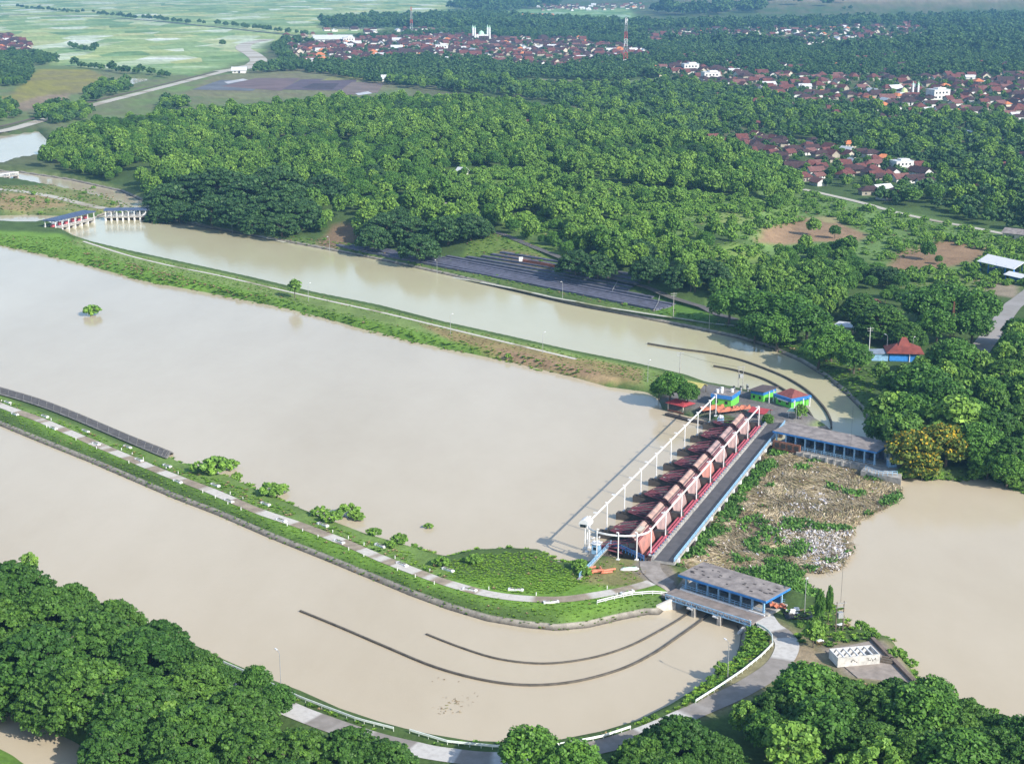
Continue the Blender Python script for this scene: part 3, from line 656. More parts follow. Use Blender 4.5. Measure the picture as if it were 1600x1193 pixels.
for x, w_, h in ((-2.4, .15, .25), (-1.8, .55, .5), (0, .75, .62), (1.6, .6, .5), (2.3, .2, .3)): st.append([(x, -w_, .05), (x, -w_*.7, h), (x, w_*.7, h), (x, w_, .05)])
v = [p for r_ in st for p in r_]; fs = [(i*4+j, i*4+j+1, i*4+j+5, i*4+j+4) for i in range(4) for j in range(3)]+[(0, 1, 2, 3), (19, 18, 17, 16)]
a.add(v, fs); a.build('hull', m_white, t); MB().box((0, 0, .66), (3.6, .12, .1)).build('keel', m_mint, t)
# rest of the barrage's downstream aprons: low guide wall at the far end
t = thing('abutment_wall', 'long dark quay wall under the red shelter at the far abutment', 'retaining wall', (*P(1070, 650, 2), 0))
w = [P(1040, 645, .9), P(1074, 654, .9), P(1110, 661, .9), P(1150, 656, .9)]; a = MB()
for p, q in zip(w[:-1], w[1:]):
    d = (q-p)/np.linalg.norm(q-p); n_ = np.array([-d[1], d[0]]); a.prism([p-n_*.4, q-n_*.4, q+n_*1.2, p+n_*1.2], -2, .9)
a.build('wall_face', m_dkconc, t, True)

# ---------------------------------------------------------------- gatehouses
def gatehouse(name, label, A, B, depth, z0, z1, ncol, mats, side=1, over=1.0, gates=True, slant=0.0, group=None, deckw=0, rows=2):
    """A,B: world xy of the front column line; depth runs away to the left of A->B when side=1"""
    A = np.array(A); B = np.array(B); L = np.linalg.norm(B-A); ex = (B-A)/L; ey = np.array([-ex[1], ex[0]])*side
    yaw = math.atan2(ex[1], ex[0]); t = thing(name, label, 'gatehouse', (*A, 0), yaw, group); sg = side
    slab, fasc, colm, railm, wallm, gatem = mats
    D = depth*sg; y0, y1 = sorted((-over*sg, D+over*sg))
    def slabf(z, h, o, m, nm):
        a = MB(); xs0, xs1 = -over-o, L+over+o; ya, yb = -(over+o)*sg, D+(over+o)*sg
        zz = lambda y: z+slant*abs(y)
        q = [(xs0, ya), (xs1, ya), (xs1, yb), (xs0, yb)]
        if sg < 0: q = q[::-1]
        a.prism(q, [zz(p[1]) for p in q], [zz(p[1])+h for p in q]); return a.build(nm, m, t)
    slabf(z1-.55, .5, 0, fasc, 'roof_beam'); slabf(z1-.05, .14, -.12, slab, 'roof_slab')
    for r_ in range(rows):
        y = D*r_/(rows-1) if rows > 1 else 0
        for i in range(ncol): MB().box((L*i/(ncol-1), y, (z0+z1-.5)/2), (.42, .42, z1-.5-z0)).build('column', colm, t)
    a = MB().box((L/2, D/2, z0-.25), (L+2*over, abs(D)+1.0, .5)); a.build('floor_deck', m_conc, t)
    if gates:
        for i in range(ncol-1):
            MB().box((L*(i+.5)/(ncol-1), D*.55, z0+.9+.5*(i % 2)), (L/(ncol-1)*.55, .9, 1.7)).build('hoist_gear', gatem, t)
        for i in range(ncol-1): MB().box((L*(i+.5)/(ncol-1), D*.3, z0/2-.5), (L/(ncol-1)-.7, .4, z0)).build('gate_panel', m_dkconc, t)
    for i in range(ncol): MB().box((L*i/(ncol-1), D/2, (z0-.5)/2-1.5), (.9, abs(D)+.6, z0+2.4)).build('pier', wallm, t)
    a = MB()
    for y in (-.5*sg, D+.35*sg):
        for z in (.55, 1.05): a.box((L/2, y, z0+z), (L+1.6, .08, .1))
        for i in range(int(L/1.6)): a.box((i*1.6, y, z0+.55), (.08, .08, 1.1))
    a.build('railing', railm, t)
    return t, ex, ey, L
G1 = [m_roofslab, m_blue, m_ltblue, m_ltblue, m_dkconc, m_dkblue]
fl, fr = P(1072, 919, 3), P(1193, 957, 3)
lg, ex, ey, L = gatehouse('lower_gatehouse', 'blue gatehouse with stained flat roof beside the road bridge', fl, fr, 7.6, 3.0, 6.7, 8, G1, 1, 1.5, True, .02)
e = MB().box((L/2, 7.7, 4.2), (L, .25, 2.4)); e.build('back_wall', m_blue, lg)
a = MB()
for i in range(26): x = (math.sin(i*7.3)*.5+.5)*L; a.box((x, 1+(i*37 % 60)/10, 6.93), (.5+.3*(i % 3), .35, .1))
a.build('roof_litter', m_dkconc, lg)
# road bridge in front of it
t = thing('canal_bridge', 'concrete road bridge with pale blue lattice side over the canal mouth', 'bridge', (*fl, 0), math.atan2(ex[1], ex[0]))
MB().box((L/2-.5, -3.9, 2.55), (L+3.5, 6.0, .5)).build('deck', M('bridge deck wearing', (.27, .23, .21), .9, .4, .4), t)
a = MB()
a.box((L/2, -6.95, 2.3), (L+2, .25, .22)); a.box((L/2, -6.95, 3.4), (L+2, .2, .2))
n = 17
for i in range(n):
    x = -1+(L+2)*i/(n-1); a.box((x, -6.95, 2.85), (.14, .16, 1.1))
    if i < n-1: a.tube([(x, -6.95, 2.35 if i % 2 else 3.4), (x+(L+2)/(n-1), -6.95, 3.4 if i % 2 else 2.35)], .07, 4)
a.build('side_lattice', m_ltblue, t)
MB().box((L/2, -1.05, 2.95), (L+2, .4, .35)).build('kerb', m_white, t)
for k in (.33, .66): MB().box((L*k, -6.9, .7), (.9, 1.0, 3.2)).build('bridge_pier', m_conc, t); MB().box((L*k-.9, -7.3, 1.9), (1.6, .5, .3)).build('drain_bracket', m_white, t)
for q, lb in ((P(1052, 950, 0), 'pale sloping wing wall on the left of the canal bridge'), (P(1170, 985, 0), 'pale wing wall on the right of the canal bridge')):
    t = thing('wing_wall', lb, 'retaining wall', (*q, 0)); a = MB(); p = q+ex*0; e2 = q-ey*7*(1 if q[0] < 50 else .5)-ex*(4 if q[0] < 50 else 1)
    a.prism([p, p+ex*.7, e2+ex*.7, e2], -2, [2.9, 2.9, .4, .4]); a.build('wall_face', m_pale, t, True)
# upper gatehouse
zu = 2.4
ul, ur = P(1213, 694, zu), P(1366, 726, zu)
ug, ex, ey, L = gatehouse('upper_gatehouse', 'long blue gatehouse with brown stained roof above the straw raft', ul, ur, 9.0, zu, 6.9, 11, [m_roofslab, m_blue, m_ltblue, m_ltblue, m_conc, m_dkblue], 1, 1.0, True, .03)
MB().box((L/2, 6.5, 4.2), (L, .3, 3.4)).build('back_wall', m_dkblue, ug)
a = MB().box((4.2, -1.0, zu+.3), (9.6, .5, 2.6))
b_ = MB()
for i in range(4): b_.box((.9+i*2.3, -1.28, zu+.35), (1.5, .1, 1.5))
a.build('rust_brown_panel', m_brick, ug); b_.build('panel_recess', m_dkconc, ug)
MB().box((L*.62, -1.2, 1.2), (L*.76, 1.6, 1.4)).build('front_sill', m_conc, ug)
a = MB()
for i in range(9): a.box((10.5+i*2.7, -1.9, 1.2), (.7, 1.0, 2.2), top=(.8, .5))
a.build('buttress', m_conc, ug)
MB().box((L+5, 1.5, zu-.3), (9, 5, .5)).build('side_platform', m_conc, ug)
c = P(1393, 728, 2.4); t = thing('blue_kiosk', 'small blue and white kiosk at the right end of the upper gatehouse', 'cabin', (*c, 2.2), .1)
MB().box((0, 0, 1.2), (2.6, 2.0, 2.4)).build('cabin_wall', m_ltblue, t); MB().box((0, 0, 2.5), (3.0, 2.4, .2)).build('roof', m_white, t); MB().box((0, -1.02, 1.4), (1.2, .05, .9)).build('window', m_glass, t)
rail_fence('blue_railing', 'blue railing on the platform right of the upper gatehouse', [P(1352, 733, 2.4), P(1375, 742, 2.4), P(1402, 742, 2.4)], 1.3, m_ltblue, 2.3, 1.4, (1, .6), .07)
MBt = thing('platform_slab', 'concrete platform right of the upper gatehouse at the water edge', 'platform', (*P(1380, 732, 2), 0))
MB().prism([P(1345, 735, 2.2), P(1408, 748, 2.2), P(1412, 722, 2.2), P(1368, 712, 2.2)], -1, 2.2).build('platform_body', m_conc, MBt, True)
G2 = [m_dkblue, m_white, m_white, m_white, m_conc, m_pink]
gatehouse('far_gatehouse', 'far white framed gatehouse with dark blue roof and pink gear, tilted to the left', P(87, 358, 2), P(147, 343, 2), 7.0, 2.4, 7.0, 7, [m_dkblue, m_dkblue, m_white, m_white, m_white, m_pink], 1, .9, True, .0, 'far white gatehouses')
gatehouse('far_gatehouse', 'far white framed gatehouse with dark blue roof, closest to the dark trees', P(165, 340, 2), P(228, 339, 2), 7.0, 2.4, 6.6, 8, [m_dkblue, m_dkblue, m_white, m_white, m_white, m_white], 1, .9, True, .0, 'far white gatehouses')
gatehouse('far_gatehouse', 'small pale sluice at the far left end of the upper channel', P(-12, 279, 2), P(28, 274, 2), 5.0, 2.2, 4.6, 4, [m_conc, m_white, m_white, m_white, m_conc, m_white], 1, .5, False, 0, 'far white gatehouses')

# ---------------------------------------------------------------- training walls in the canals
def twall(label, pts, zt=.75, w=.55):
    p = smooth(PL(pts), 5); t_ = np.gradient(p, axis=0); t_ /= np.linalg.norm(t_, axis=1)[:, None]; n_ = np.stack([-t_[:, 1], t_[:, 0]], 1)*w/2
    l, r_ = p+n_, p-n_; a = MB(); N_ = len(p); v = []
    for i in range(N_): v += [(*l[i], -1.5), (*l[i], zt), (*r_[i], zt), (*r_[i], -1.5)]
    fs = [(i*4+j, i*4+j+1, i*4+j+5, i*4+j+4) for i in range(N_-1) for j in range(3)]+[(0, 3, 2, 1), (N_*4-4, N_*4-3, N_*4-2, N_*4-1)]
    v = [(x-p[0][0], y-p[0][1], z) for x, y, z in v]
    a.add(v, fs); o = link('training_wall', a.mesh('training_wall'), m_wall, None, (*p[0], 0)); return tag(o, label, 'divide wall', 'thin curved walls standing in the canals')
m_wall = M('algae dark wall', (.12, .105, .085), .9, .45, .5)
twall('longer dark curved wall in the upper canal, farther from the blue green buildings', [(1012, 538), (1060, 546), (1110, 553), (1155, 563), (1195, 577), (1230, 592), (1262, 612), (1285, 635), (1297, 655), (1299, 670)])
twall('shorter dark curved wall passing just behind the blue green buildings', [(1115, 573), (1150, 580), (1190, 592), (1220, 607), (1245, 625), (1262, 642), (1275, 664)])
twall('longer thin wall curving through the near canal, outer one', [(469, 955), (530, 980), (600, 1010), (680, 1043), (760, 1064), (830, 1071), (900, 1065), (970, 1046), (1020, 1022), (1060, 995), (1095, 970), (1125, 945)], .42, .5)
twall('shorter thin wall curving through the near canal, inner one', [(666, 991), (720, 1012), (780, 1030), (850, 1037), (920, 1029), (980, 1011), (1030, 986), (1070, 962), (1095, 940)], .34, .45)

# ---------------------------------------------------------------- trees
def blobs_umbrella(r, R_, h, nb, k_=1.0):
    out = []
    for i in range(nb):
        u = math.sqrt((i+.5)/nb); a = i*2.39996+r.uniform(-.3, .3); rr = R_*u*r.uniform(.92, 1.05)
        z = h*(1-.58*u**2.2)+r.uniform(-.10, .07)*h
        out.append((rr*cos(a), rr*sin(a), z, R_*r.uniform(.11, .21)*k_, R_*r.uniform(.05, .10)*k_))
    for i in range(nb//4):               # ragged skirt underneath
        a = r.uniform(0, 2*pi); rr = R_*r.uniform(.6, .95); out.append((rr*cos(a), rr*sin(a), h*r.uniform(.22, .5), R_*.2, R_*.16))
    return out
def blobs_round(r, R_, h, nb, z0=.28, k_=1.0):
    out = []
    for i in range(nb):
        v = (i+.5)/nb; a = i*2.39996+r.uniform(-.4, .4); zz = 1-2*v*.86; w = math.sqrt(max(0, 1-zz*zz)); kr = r.uniform(.62, .95)
        out.append((R_*w*kr*cos(a), R_*w*kr*sin(a), h*(z0+(1-z0)*(.5+.46*zz*kr)), R_*r.uniform(.17, .36)*k_, R_*r.uniform(.14, .30)*k_))
    return out
def crown(name, bl, nleaf, size, seed, mats, flat=.4, low=-.35):
    r = np.random.default_rng(seed); C = []; N_ = []; T = []
    for x, y, z, br, bz in bl:
        n = max(8, int(nleaf*r.uniform(.7, 1.3))); d = r.normal(size=(n*2, 3)); d /= np.linalg.norm(d, axis=1)[:, None]
        d = d[d[:, 2] > low+r.uniform(-.2, .2, len(d))][:n]; k = r.uniform(.72, 1.08, len(d))[:, None]
        C.append(np.array([x, y, z])+d*k*np.array([br, br, bz])); N_.append(d); T.append(np.clip(.5+r.normal(0, .15)+r.normal(0, .14, len(d)), 0, 1))
    C, N_, T = np.concatenate(C), np.concatenate(N_), np.concatenate(T); n = len(C)
    nn = N_*.7+np.array([0, 0, flat])+r.normal(size=(n, 3))*.5; nn /= np.linalg.norm(nn, axis=1)[:, None]
    a = np.cross(nn, r.normal(size=(n, 3))); a /= np.linalg.norm(a, axis=1)[:, None]; b = np.cross(nn, a)
    s = size*r.uniform(.65, 1.35, (n, 1))
    v, f = quads(C, a*s*.5, b*s*.36); me = mesh_arrays(name, v, f, T)
    for m in (mats if isinstance(mats, list) else [mats]): me.materials.append(m)
    return me
def trunk(name, h, r0, spread, seed, limbs=5, fork=.45):
    r = random.Random(seed); a = MB(); f = h*fork
    a.tube([(0, 0, -.6), (0, 0, .3), (.1, .05, f*.5), (.05, 0, f)], r0*1.3, 8, 0, r0*.8)
    for i in range(limbs):
        an = 2*pi*i/limbs+r.uniform(-.4, .4); q = spread*r.uniform(.7, 1)
        a.tube([(0, 0, f*.9), (q*.4*cos(an), q*.4*sin(an), f+(h-f)*.45), (q*cos(an), q*sin(an), h*r.uniform(.8, .92))], r0*.55, 6, 0, r0*.15)
    me = a.mesh(name); me.materials.append(m_bark); return me
PR = {}
def proto(kind, crowns, trk): PR[kind] = (crowns, trk)
rr = random.Random(3)
proto('rain', [crown('crown', blobs_umbrella(rr, 10, 12.5, 230+20*i, .72), 62, .58, 10+i, m_rain, .7) for i in range(3)], [trunk('trunk', 12, .6, 7.5, i, 7, .35) for i in range(2)])
proto('umbrella', [crown('crown', blobs_umbrella(rr, 10, 12.5, 90+8*i), 70, .8, 80+i, m_umb, .6) for i in range(2)], PR['rain'][1])
proto('dome', [crown('crown', blobs_round(rr, 5.5, 11, 150, .2, .78), 56, .48, 20+i, m_dome, .5) for i in range(2)], [trunk('trunk', 9.5, .35, 3.5, 7, 5)])
proto('teak', [crown('crown', blobs_round(rr, 4.2, 12, 44+6*i, .2), 36, .85, 30+i, m_teak, .5) for i in range(3)], [trunk('trunk', 10, .28, 2.4, 11, 4)])
proto('light', [crown('crown', blobs_round(rr, 4.0, 9.5, 34, .15), 60, .6, 40+i, m_light, .4) for i in range(2)], [trunk('trunk', 8, .25, 2.2, 12, 4)])
proto('far', [crown('crown', blobs_round(rr, 4.6, 10, 16, .12), 26, 1.7, 50+i, m_far, .4) for i in range(3)], [trunk('trunk', 8, .3, 2.2, 13, 4)])
proto('bush', [crown('crown', blobs_round(rr, 1.6, 2.2, 16, .05), 40, .38, 60+i, m_light, .4) for i in range(2)], [trunk('trunk', 1.8, .08, .8, 14, 4)])
yb = blobs_round(rr, 6, 11, 60, .15)
proto('yellow', [crown('crown', yb, 70, .62, 70, m_yleaf, .4)], [trunk('trunk', 9.5, .35, 3.5, 15, 5)])
blossom = crown('blossom', [(x*1.04, y*1.04, z+.3, a*.95, b*.95) for x, y, z, a, b in yb], 15, .5, 71, m_blos, .5, .1)
SIZE = {'umbrella': (10, 13.5), 'rain': (10, 13.5), 'dome': (5.5, 11.5), 'teak': (4.4, 12.5), 'light': (4.1, 10), 'far': (4.8, 10.5), 'bush': (1.7, 2.4), 'yellow': (6.2, 11.5)}
NAME = {'umbrella': ('rain_tree', 'tree'), 'rain': ('rain_tree', 'tree'), 'dome': ('round_tree', 'tree'), 'teak': ('teak_tree', 'tree'), 'light': ('young_tree', 'tree'), 'far': ('village_tree', 'tree'), 'bush': ('bush', 'bush'), 'yellow': ('flowering_tree', 'tree')}
TREES = []                               # x, y, radius: for keeping scattered trees apart
def tree(kind, x, y, r, label, group=None, h=None, z=None):
    cr, tk = PR[kind]; R0, H0 = SIZE[kind]; i = random.randrange(97)
    t = thing(NAME[kind][0], label, NAME[kind][1], (x, y, H(x, y) if z is None else z), random.uniform(0, 6.28), group)
    sx = r/R0; sz = (h/H0) if h else sx**.75*random.uniform(.93, 1.08); t.scale = (sx, sx, sz)
    link('crown', cr[i % len(cr)], None, t); link('trunk', tk[i % len(tk)], None, t)
    if kind == 'yellow': link('blossom', blossom, None, t)
    TREES.append((x, y, r)); return t
def tree_px(kind, px, py, rpx, label, group=None, hr=None):
    """tree whose crown's middle shows at the pixel"""
    R0, H0 = SIZE[kind]; z = 8.0
    for _ in range(3):
        g = G(px, py, z); d = math.sqrt(g[0]**2+g[1]**2+CZ**2); r = rpx*d/F; h = (H0*(r/R0)**.75) if hr is None else hr*r; z = h*(.72 if kind in ('rain', 'umbrella') else .58)
    return tree(kind, g[0], g[1], r, label, group, h, g[2])
# the wood on the near bank, lower left
fg = [(178, 958, 44), (248, 990, 46), (312, 1034, 40), (352, 1058, 34), (110, 930, 40), (14, 905, 62), (-30, 960, 70), (70, 945, 62), (150, 985, 66), (60, 1010, 70), (225, 1010, 60), (-20, 1060, 60), (135, 1060, 72), (300, 1062, 58), (215, 1085, 70), (80, 1080, 55), (370, 1100, 58), (300, 1130, 70), (190, 1150, 62), (395, 1160, 66), (290, 1195, 60), (470, 1165, 58), (545, 1165, 60), (600, 1180, 52), (450, 1215, 60), (370, 1225, 60)]
for i, (a, b, c) in enumerate(fg):
    pos = 'beside the near canal' if b-.42*a < 925 else 'towards the lower left corner'
    tree_px('rain', a, b, c, f'dark spreading rain tree in the near left wood {pos}', 'rain trees of the near left wood '+pos)
tree_px('light', 258, 1120, 34, 'single lighter green crown amid the dark near left wood', None, 2.2)
tree_px('light', 45, 878, 14, 'small pale bush like tree at the water edge of the near left wood')
tree_px('dome', 400, 1062, 24, 'small dark tree beside the near road railing, left of the lamp post')
tree_px('dome', 432, 1092, 26, 'small dark tree leaning over the near road by the lamp post')
tree_px('dome', 830, 1172, 46, 'round dark tree on the near bank at the bottom centre')
tree_px('dome', 895, 1195, 45, 'low dark tree between the bottom centre tree and the road')
for i, (a, b, c) in enumerate([(1060, 1148, 62), (1005, 1175, 50), (1115, 1168, 48), (1050, 1210, 55)]):
    tree_px('rain', a, b, c, ['big dark tree left of the road, at the tip of its shade', 'dark tree at the bottom left of the road cluster', 'dark tree closest to the road bend at the bottom', 'dark tree cut by the bottom edge near the road'][i])
for i, (a, b, c) in enumerate([(1455, 1090, 40), (1510, 1112, 42), (1562, 1136, 42), (1608, 1158, 44), (1398, 1078, 36), (1215, 1095, 42), (1262, 1075, 50), (1320, 1082, 50), (1380, 1100, 52), (1440, 1112, 52), (1500, 1138, 50), (1560, 1160, 52), (1290, 1130, 52), (1360, 1150, 55), (1430, 1165, 55), (1500, 1185, 55), (1600, 1185, 50), (1575, 1215, 50), (1200, 1140, 34)]):
    tree_px('rain' if i % 3 else 'dome', a, b, c, 'dark tree in the dense wood on the near right bank', 'trees of the near right wood')
tree_px('light', 1238, 1165, 42, 'bright green feathery tree at the bottom, right of the road')
tree_px('light', 1375, 1190, 38, 'light green tree at the bottom edge of the near right wood')
tree_px('light', 1165, 1120, 24, 'pale young tree right beside the road')
tree_px('light', 1330, 1205, 30, 'pale green tree half out of frame at the bottom right')
# right bank
rb_ = [('dome', 1140, 472, 33, 'bright round tree at the canal, leftmost of the right bank wood'), ('dome', 1188, 478, 36, None), ('dome', 1232, 482, 38, None), ('dome', 1262, 500, 36, None), ('dome', 1215, 515, 32, None), ('dome', 1180, 508, 26, None), ('dome', 1300, 530, 32, None), ('dome', 1335, 555, 26, None), ('dome', 1280, 545, 28, None), ('rain', 1380, 492, 42, 'wide dark rain tree left of the bright round trees by the lane'), ('rain', 1345, 470, 30, None), ('dome', 1445, 475, 36, None), ('dome', 1490, 470, 36, None), ('dome', 1530, 478, 34, None), ('dome', 1465, 505, 30, None), ('dome', 1520, 505, 30, None), ('rain', 1420, 515, 28, None),
      ('dome', 1490, 555, 36, 'rounded tree behind the red joglo roof'), ('dome', 1445, 600, 44, None), ('dome', 1395, 600, 22, None), ('teak', 1385, 640, 30, 'light leaved tree at the bend of the upper canal'), ('dome', 1420, 640, 34, None), ('dome', 1470, 620, 40, None), ('teak', 1490, 650, 36, 'pale leafy tree above the yellow flowering trees'), ('dome', 1380, 668, 28, None), ('rain', 1555, 660, 46, None), ('rain', 1600, 650, 46, None), ('dome', 1530, 690, 40, None), ('rain', 1580, 700, 42, None), ('dome', 1545, 720, 30, None), ('dome', 1515, 650, 34, None), ('rain', 1575, 575, 36, None), ('dome', 1590, 540, 26, None), ('rain', 1600, 600, 36, None), ('dome', 1545, 610, 26, None), ('light', 1500, 610, 20, None), ('dome', 1590, 515, 22, None), ('dome', 1575, 730, 26, None), ('teak', 1410, 675, 28, None)]
for k, a, b, c, lb in rb_: tree_px(k, a, b, c, lb or 'dark leafy tree in the wood along the right bank', None if lb else 'trees of the right bank wood')
tree_px('yellow', 1428, 700, 38, 'yellow flowering tree nearest the blue gatehouse')
tree_px('yellow', 1480, 690, 38, 'yellow flowering tree on the right of its twin')
tree_px('yellow', 1442, 726, 26, 'small yellow flowering tree overhanging the right pool')
# single trees and shrubs
tree_px('dome', 1047, 600, 24, 'dark bushy tree beside the yellow roofed shelter', None)
tree_px('dome', 1075, 612, 17, 'small dark tree between the red and yellow shelters')
tree_px('dome', 1030, 606, 14, 'low dark shrub tree at the tip of the grassy strip')
tree_px('teak', 460, 447, 10, 'lone small tree on the grassy strip between river and upper canal')
tree_px('dome', 1200, 655, 9, 'small bush beside the monorail end and dark red roof')
tree_px('light', 1252, 640, 10, 'small plant on the quay behind the mint roof')
tree_px('dome', 1281, 945, 8, 'tall narrow creeper clad tree by the right pool, left one', None, 8.5)
tree_px('dome', 1296, 938, 5.5, 'thin creeper clad pole tree beside the right pool, right one', None, 12)
tree_px('light', 1272, 985, 17, 'pale bushy tree below the creeper clad tree')
for a, b, c, lb in [(145, 497, 15, 'small leafy islet bush alone in the river'), (338, 733, 26, 'bright green bush standing in the river by the embankment'), (310, 733, 14, 'smaller green bush beside the bright river bush'), (360, 741, 16, 'yellow green bush at the right of the bright river bush'), (424, 770, 21, 'rounded yellow green bush in the river, apart from the others'), (440, 778, 13, 'small yellow green bush touching the rounded one'), (500, 803, 15, None), (520, 811, 17, None), (545, 814, 19, None), (560, 822, 12, None), (585, 834, 13, None), (625, 845, 15, None), (610, 852, 10, None), (670, 836, 8, 'tiny floating plant clump apart in the river'), (690, 880, 14, None), (740, 876, 14, None), (905, 885, 15, None), (915, 895, 12, None), (1400, 1022, 14, 'green bush on the pool side of the broken platform'), (1235, 955, 8, None)]:
    g = G(a, b+c*.25); z = max(g[2], -.1); rw = c*math.hypot(g[0], g[1])/F
    tree('bush', g[0], g[1], rw, lb or 'green bush at the river edge of the near embankment', None if lb else 'bushes at the edge of the embankment', rw*1.15, z)
# dark umbrella trees along the far canal bank
for a, b, c in [(262, 300, 36), (300, 285, 40), (345, 278, 46), (390, 290, 44), (430, 275, 46), (330, 318, 36), (372, 322, 38), (415, 318, 42), (455, 300, 44), (280, 325, 26), (250, 330, 22), (470, 325, 38), (505, 285, 36), (440, 345, 26), (395, 345, 22)]:
    tree_px('umbrella', a, b, c, 'dark flat crowned tree in the clump by the far gatehouses', 'dark umbrella trees beside the far canal end')
for a, b, c, lb in [(600, 345, 34, None), (640, 350, 32, None), (585, 365, 28, None), (700, 350, 34, None), (735, 345, 30, None), (655, 378, 32, 'dark umbrella tree hanging over the left end of the terraces'), (625, 335, 28, None), (755, 352, 18, None)]:
    tree_px('umbrella', a, b, c, lb or 'dark umbrella tree left of the stepped terraces', None if lb else 'umbrella trees left of the terraces')
for a, b, c, lb in [(900, 402, 30, 'dark umbrella tree above the terraces, left of two by the lane'), (935, 408, 28, 'dark umbrella tree above the terraces, touching its left twin'), (1015, 412, 30, 'dark umbrella tree beside the lane right of the terraces'), (1000, 385, 28, 'dark umbrella tree behind the one by the lane'), (1110, 418, 32, 'dark umbrella tree in the meadow edge'), (1060, 425, 26, None), (815, 290, 12, 'single dark round tree in the hill clearing'), (1300, 385, 9, 'lone tree on the bare brown soil'), (1305, 360, 9, 'lone bush tree in the bare brown patch')]:
    tree_px('umbrella' if c > 20 else 'dome', a, b, c, lb or 'dark umbrella tree near the lane', None)

# ---------------------------------------------------------------- scattering
def scatter(name, protos, pos, scl, rot, idx, label, cat):
    """one object of uncountable plants or far things, instanced on its own points"""
    me = bpy.data.meshes.new(name); me.vertices.add(len(pos)); me.vertices.foreach_set('co', np.asarray(pos, np.float32).ravel())
    for nm, ty, arr in (('scl', 'FLOAT_VECTOR', np.asarray(scl, np.float32)), ('rot', 'FLOAT', rot), ('idx', 'INT', idx)):
        a = me.attributes.new(nm, ty, 'POINT'); arr = np.asarray(arr, np.int32 if ty == 'INT' else np.float32)
        a.data.foreach_set('vector' if ty == 'FLOAT_VECTOR' else 'value', arr.ravel())
    o = link(name, me, []); tag(o, label, cat, None, 'stuff')
    ng = bpy.data.node_groups.new(name, 'GeometryNodeTree')
    ng.interface.new_socket('Geometry', in_out='INPUT', socket_type='NodeSocketGeometry'); ng.interface.new_socket('Geometry', in_out='OUTPUT', socket_type='NodeSocketGeometry')
    N = ng.nodes.new; L = ng.links.new; gi = N('NodeGroupInput'); go = N('NodeGroupOutput'); jn = N('GeometryNodeJoinGeometry')
    def na(n, ty): x = N('GeometryNodeInputNamedAttribute'); x.data_type = ty; x.inputs[0].default_value = n; return x.outputs[0]
    cb = N('ShaderNodeCombineXYZ'); L(na('rot', 'FLOAT'), cb.inputs[2]); sc = na('scl', 'FLOAT_VECTOR'); ix = na('idx', 'INT')
    for i, po in enumerate(protos):
        oi = N('GeometryNodeObjectInfo'); oi.inputs[0].default_value = po; oi.inputs['As Instance'].default_value = True
        cp = N('FunctionNodeCompare'); cp.data_type = 'INT'; cp.operation = 'EQUAL'; L(ix, cp.inputs[2]); cp.inputs[3].default_value = i
        ip = N('GeometryNodeInstanceOnPoints'); L(gi.outputs[0], ip.inputs[0]); L(cp.outputs[0], ip.inputs['Selection'])
        L(oi.outputs['Geometry'], ip.inputs['Instance']); L(cb.outputs[0], ip.inputs['Rotation']); L(sc, ip.inputs['Scale']); L(ip.outputs[0], jn.inputs[0])
    L(jn.outputs[0], go.inputs[0]); md = o.modifiers.new('scatter', 'NODES'); md.node_group = ng; return o
def src(name, me): return bpy.data.objects.new(name, me)     # source mesh for instances, not in the scene itself
def treesrc(kind):
    cr, tk = PR[kind]; out = []
    for i, c in enumerate(cr): out.append(src('forest_source', c))
    return out
def points(poly_px, spacing, seed, world=None, jit=.48):
    r = np.random.default_rng(seed); poly = GP(poly_px) if world is None else world; lo, hi = poly.min(0), poly.max(0)
    gx, gy = np.meshgrid(np.arange(lo[0], hi[0], spacing), np.arange(lo[1], hi[1], spacing)); gx[::2] += spacing/2
    q = np.stack([gx.ravel(), gy.ravel()], 1)+r.uniform(-jit, jit, (gx.size, 2))*spacing
    return q[inside(q, poly)]
AVOID = [('l', GP([(345, 112), (385, 106), (404, 96), (396, 86), (380, 76), (388, 68), (420, 62)]), 34), ('p', GP([(340, 116), (385, 112), (420, 100), (412, 80), (395, 72), (370, 76), (390, 95)]), 0)]                               # (kind, data, margin)
def avoid_poly(px, m=0): AVOID.append(('p', GP(px), m))
def avoid_line(px, m): AVOID.append(('l', GP(px), m))
def free(q, r=3.0, trees=.75):
    ok = land(q)[1] > r*.6
    for k, d, m in AVOID:
        ok &= (sdist(q, d) > m) if k == 'p' else (dline(q, d) > m)
    for x, y, tr in TREES: ok &= (q[:, 0]-x)**2+(q[:, 1]-y)**2 > (tr*trees+r*.3)**2
    return ok
SEATS = [(470, 377), (600, 398), (700, 420), (800, 441), (900, 462), (1022, 488), (1030, 464), (965, 452), (958, 441), (880, 421), (800, 408), (732, 403), (640, 388), (560, 380)]
avoid_poly(SEATS, 4)
avoid_line([(1660, 405), (1612, 455), (1580, 482), (1558, 516), (1532, 550), (1512, 580)], 11)
avoid_line([(760, 360), (790, 368), (830, 385), (870, 402), (930, 428), (965, 440), (1010, 452), (1050, 468), (1110, 487)], 5)
avoid_line([(240, 343), (330, 356), (430, 377), (500, 394), (600, 412), (700, 434), (800, 454), (900, 474), (1000, 491), (1060, 499), (1110, 506)], 9)
avoid_poly([(735, 366), (800, 366), (900, 408), (950, 436), (880, 428), (790, 405), (725, 402)], 0)
avoid_poly([(700, 275), (790, 272), (850, 290), (840, 302), (740, 302), (690, 292)], 2)
avoid_poly([(495, 390), (515, 352), (560, 350), (560, 380)], 0)
avoid_poly([(1035, 292), (1100, 305), (1200, 318), (1215, 350), (1180, 385), (1090, 372), (1040, 345)], 0)
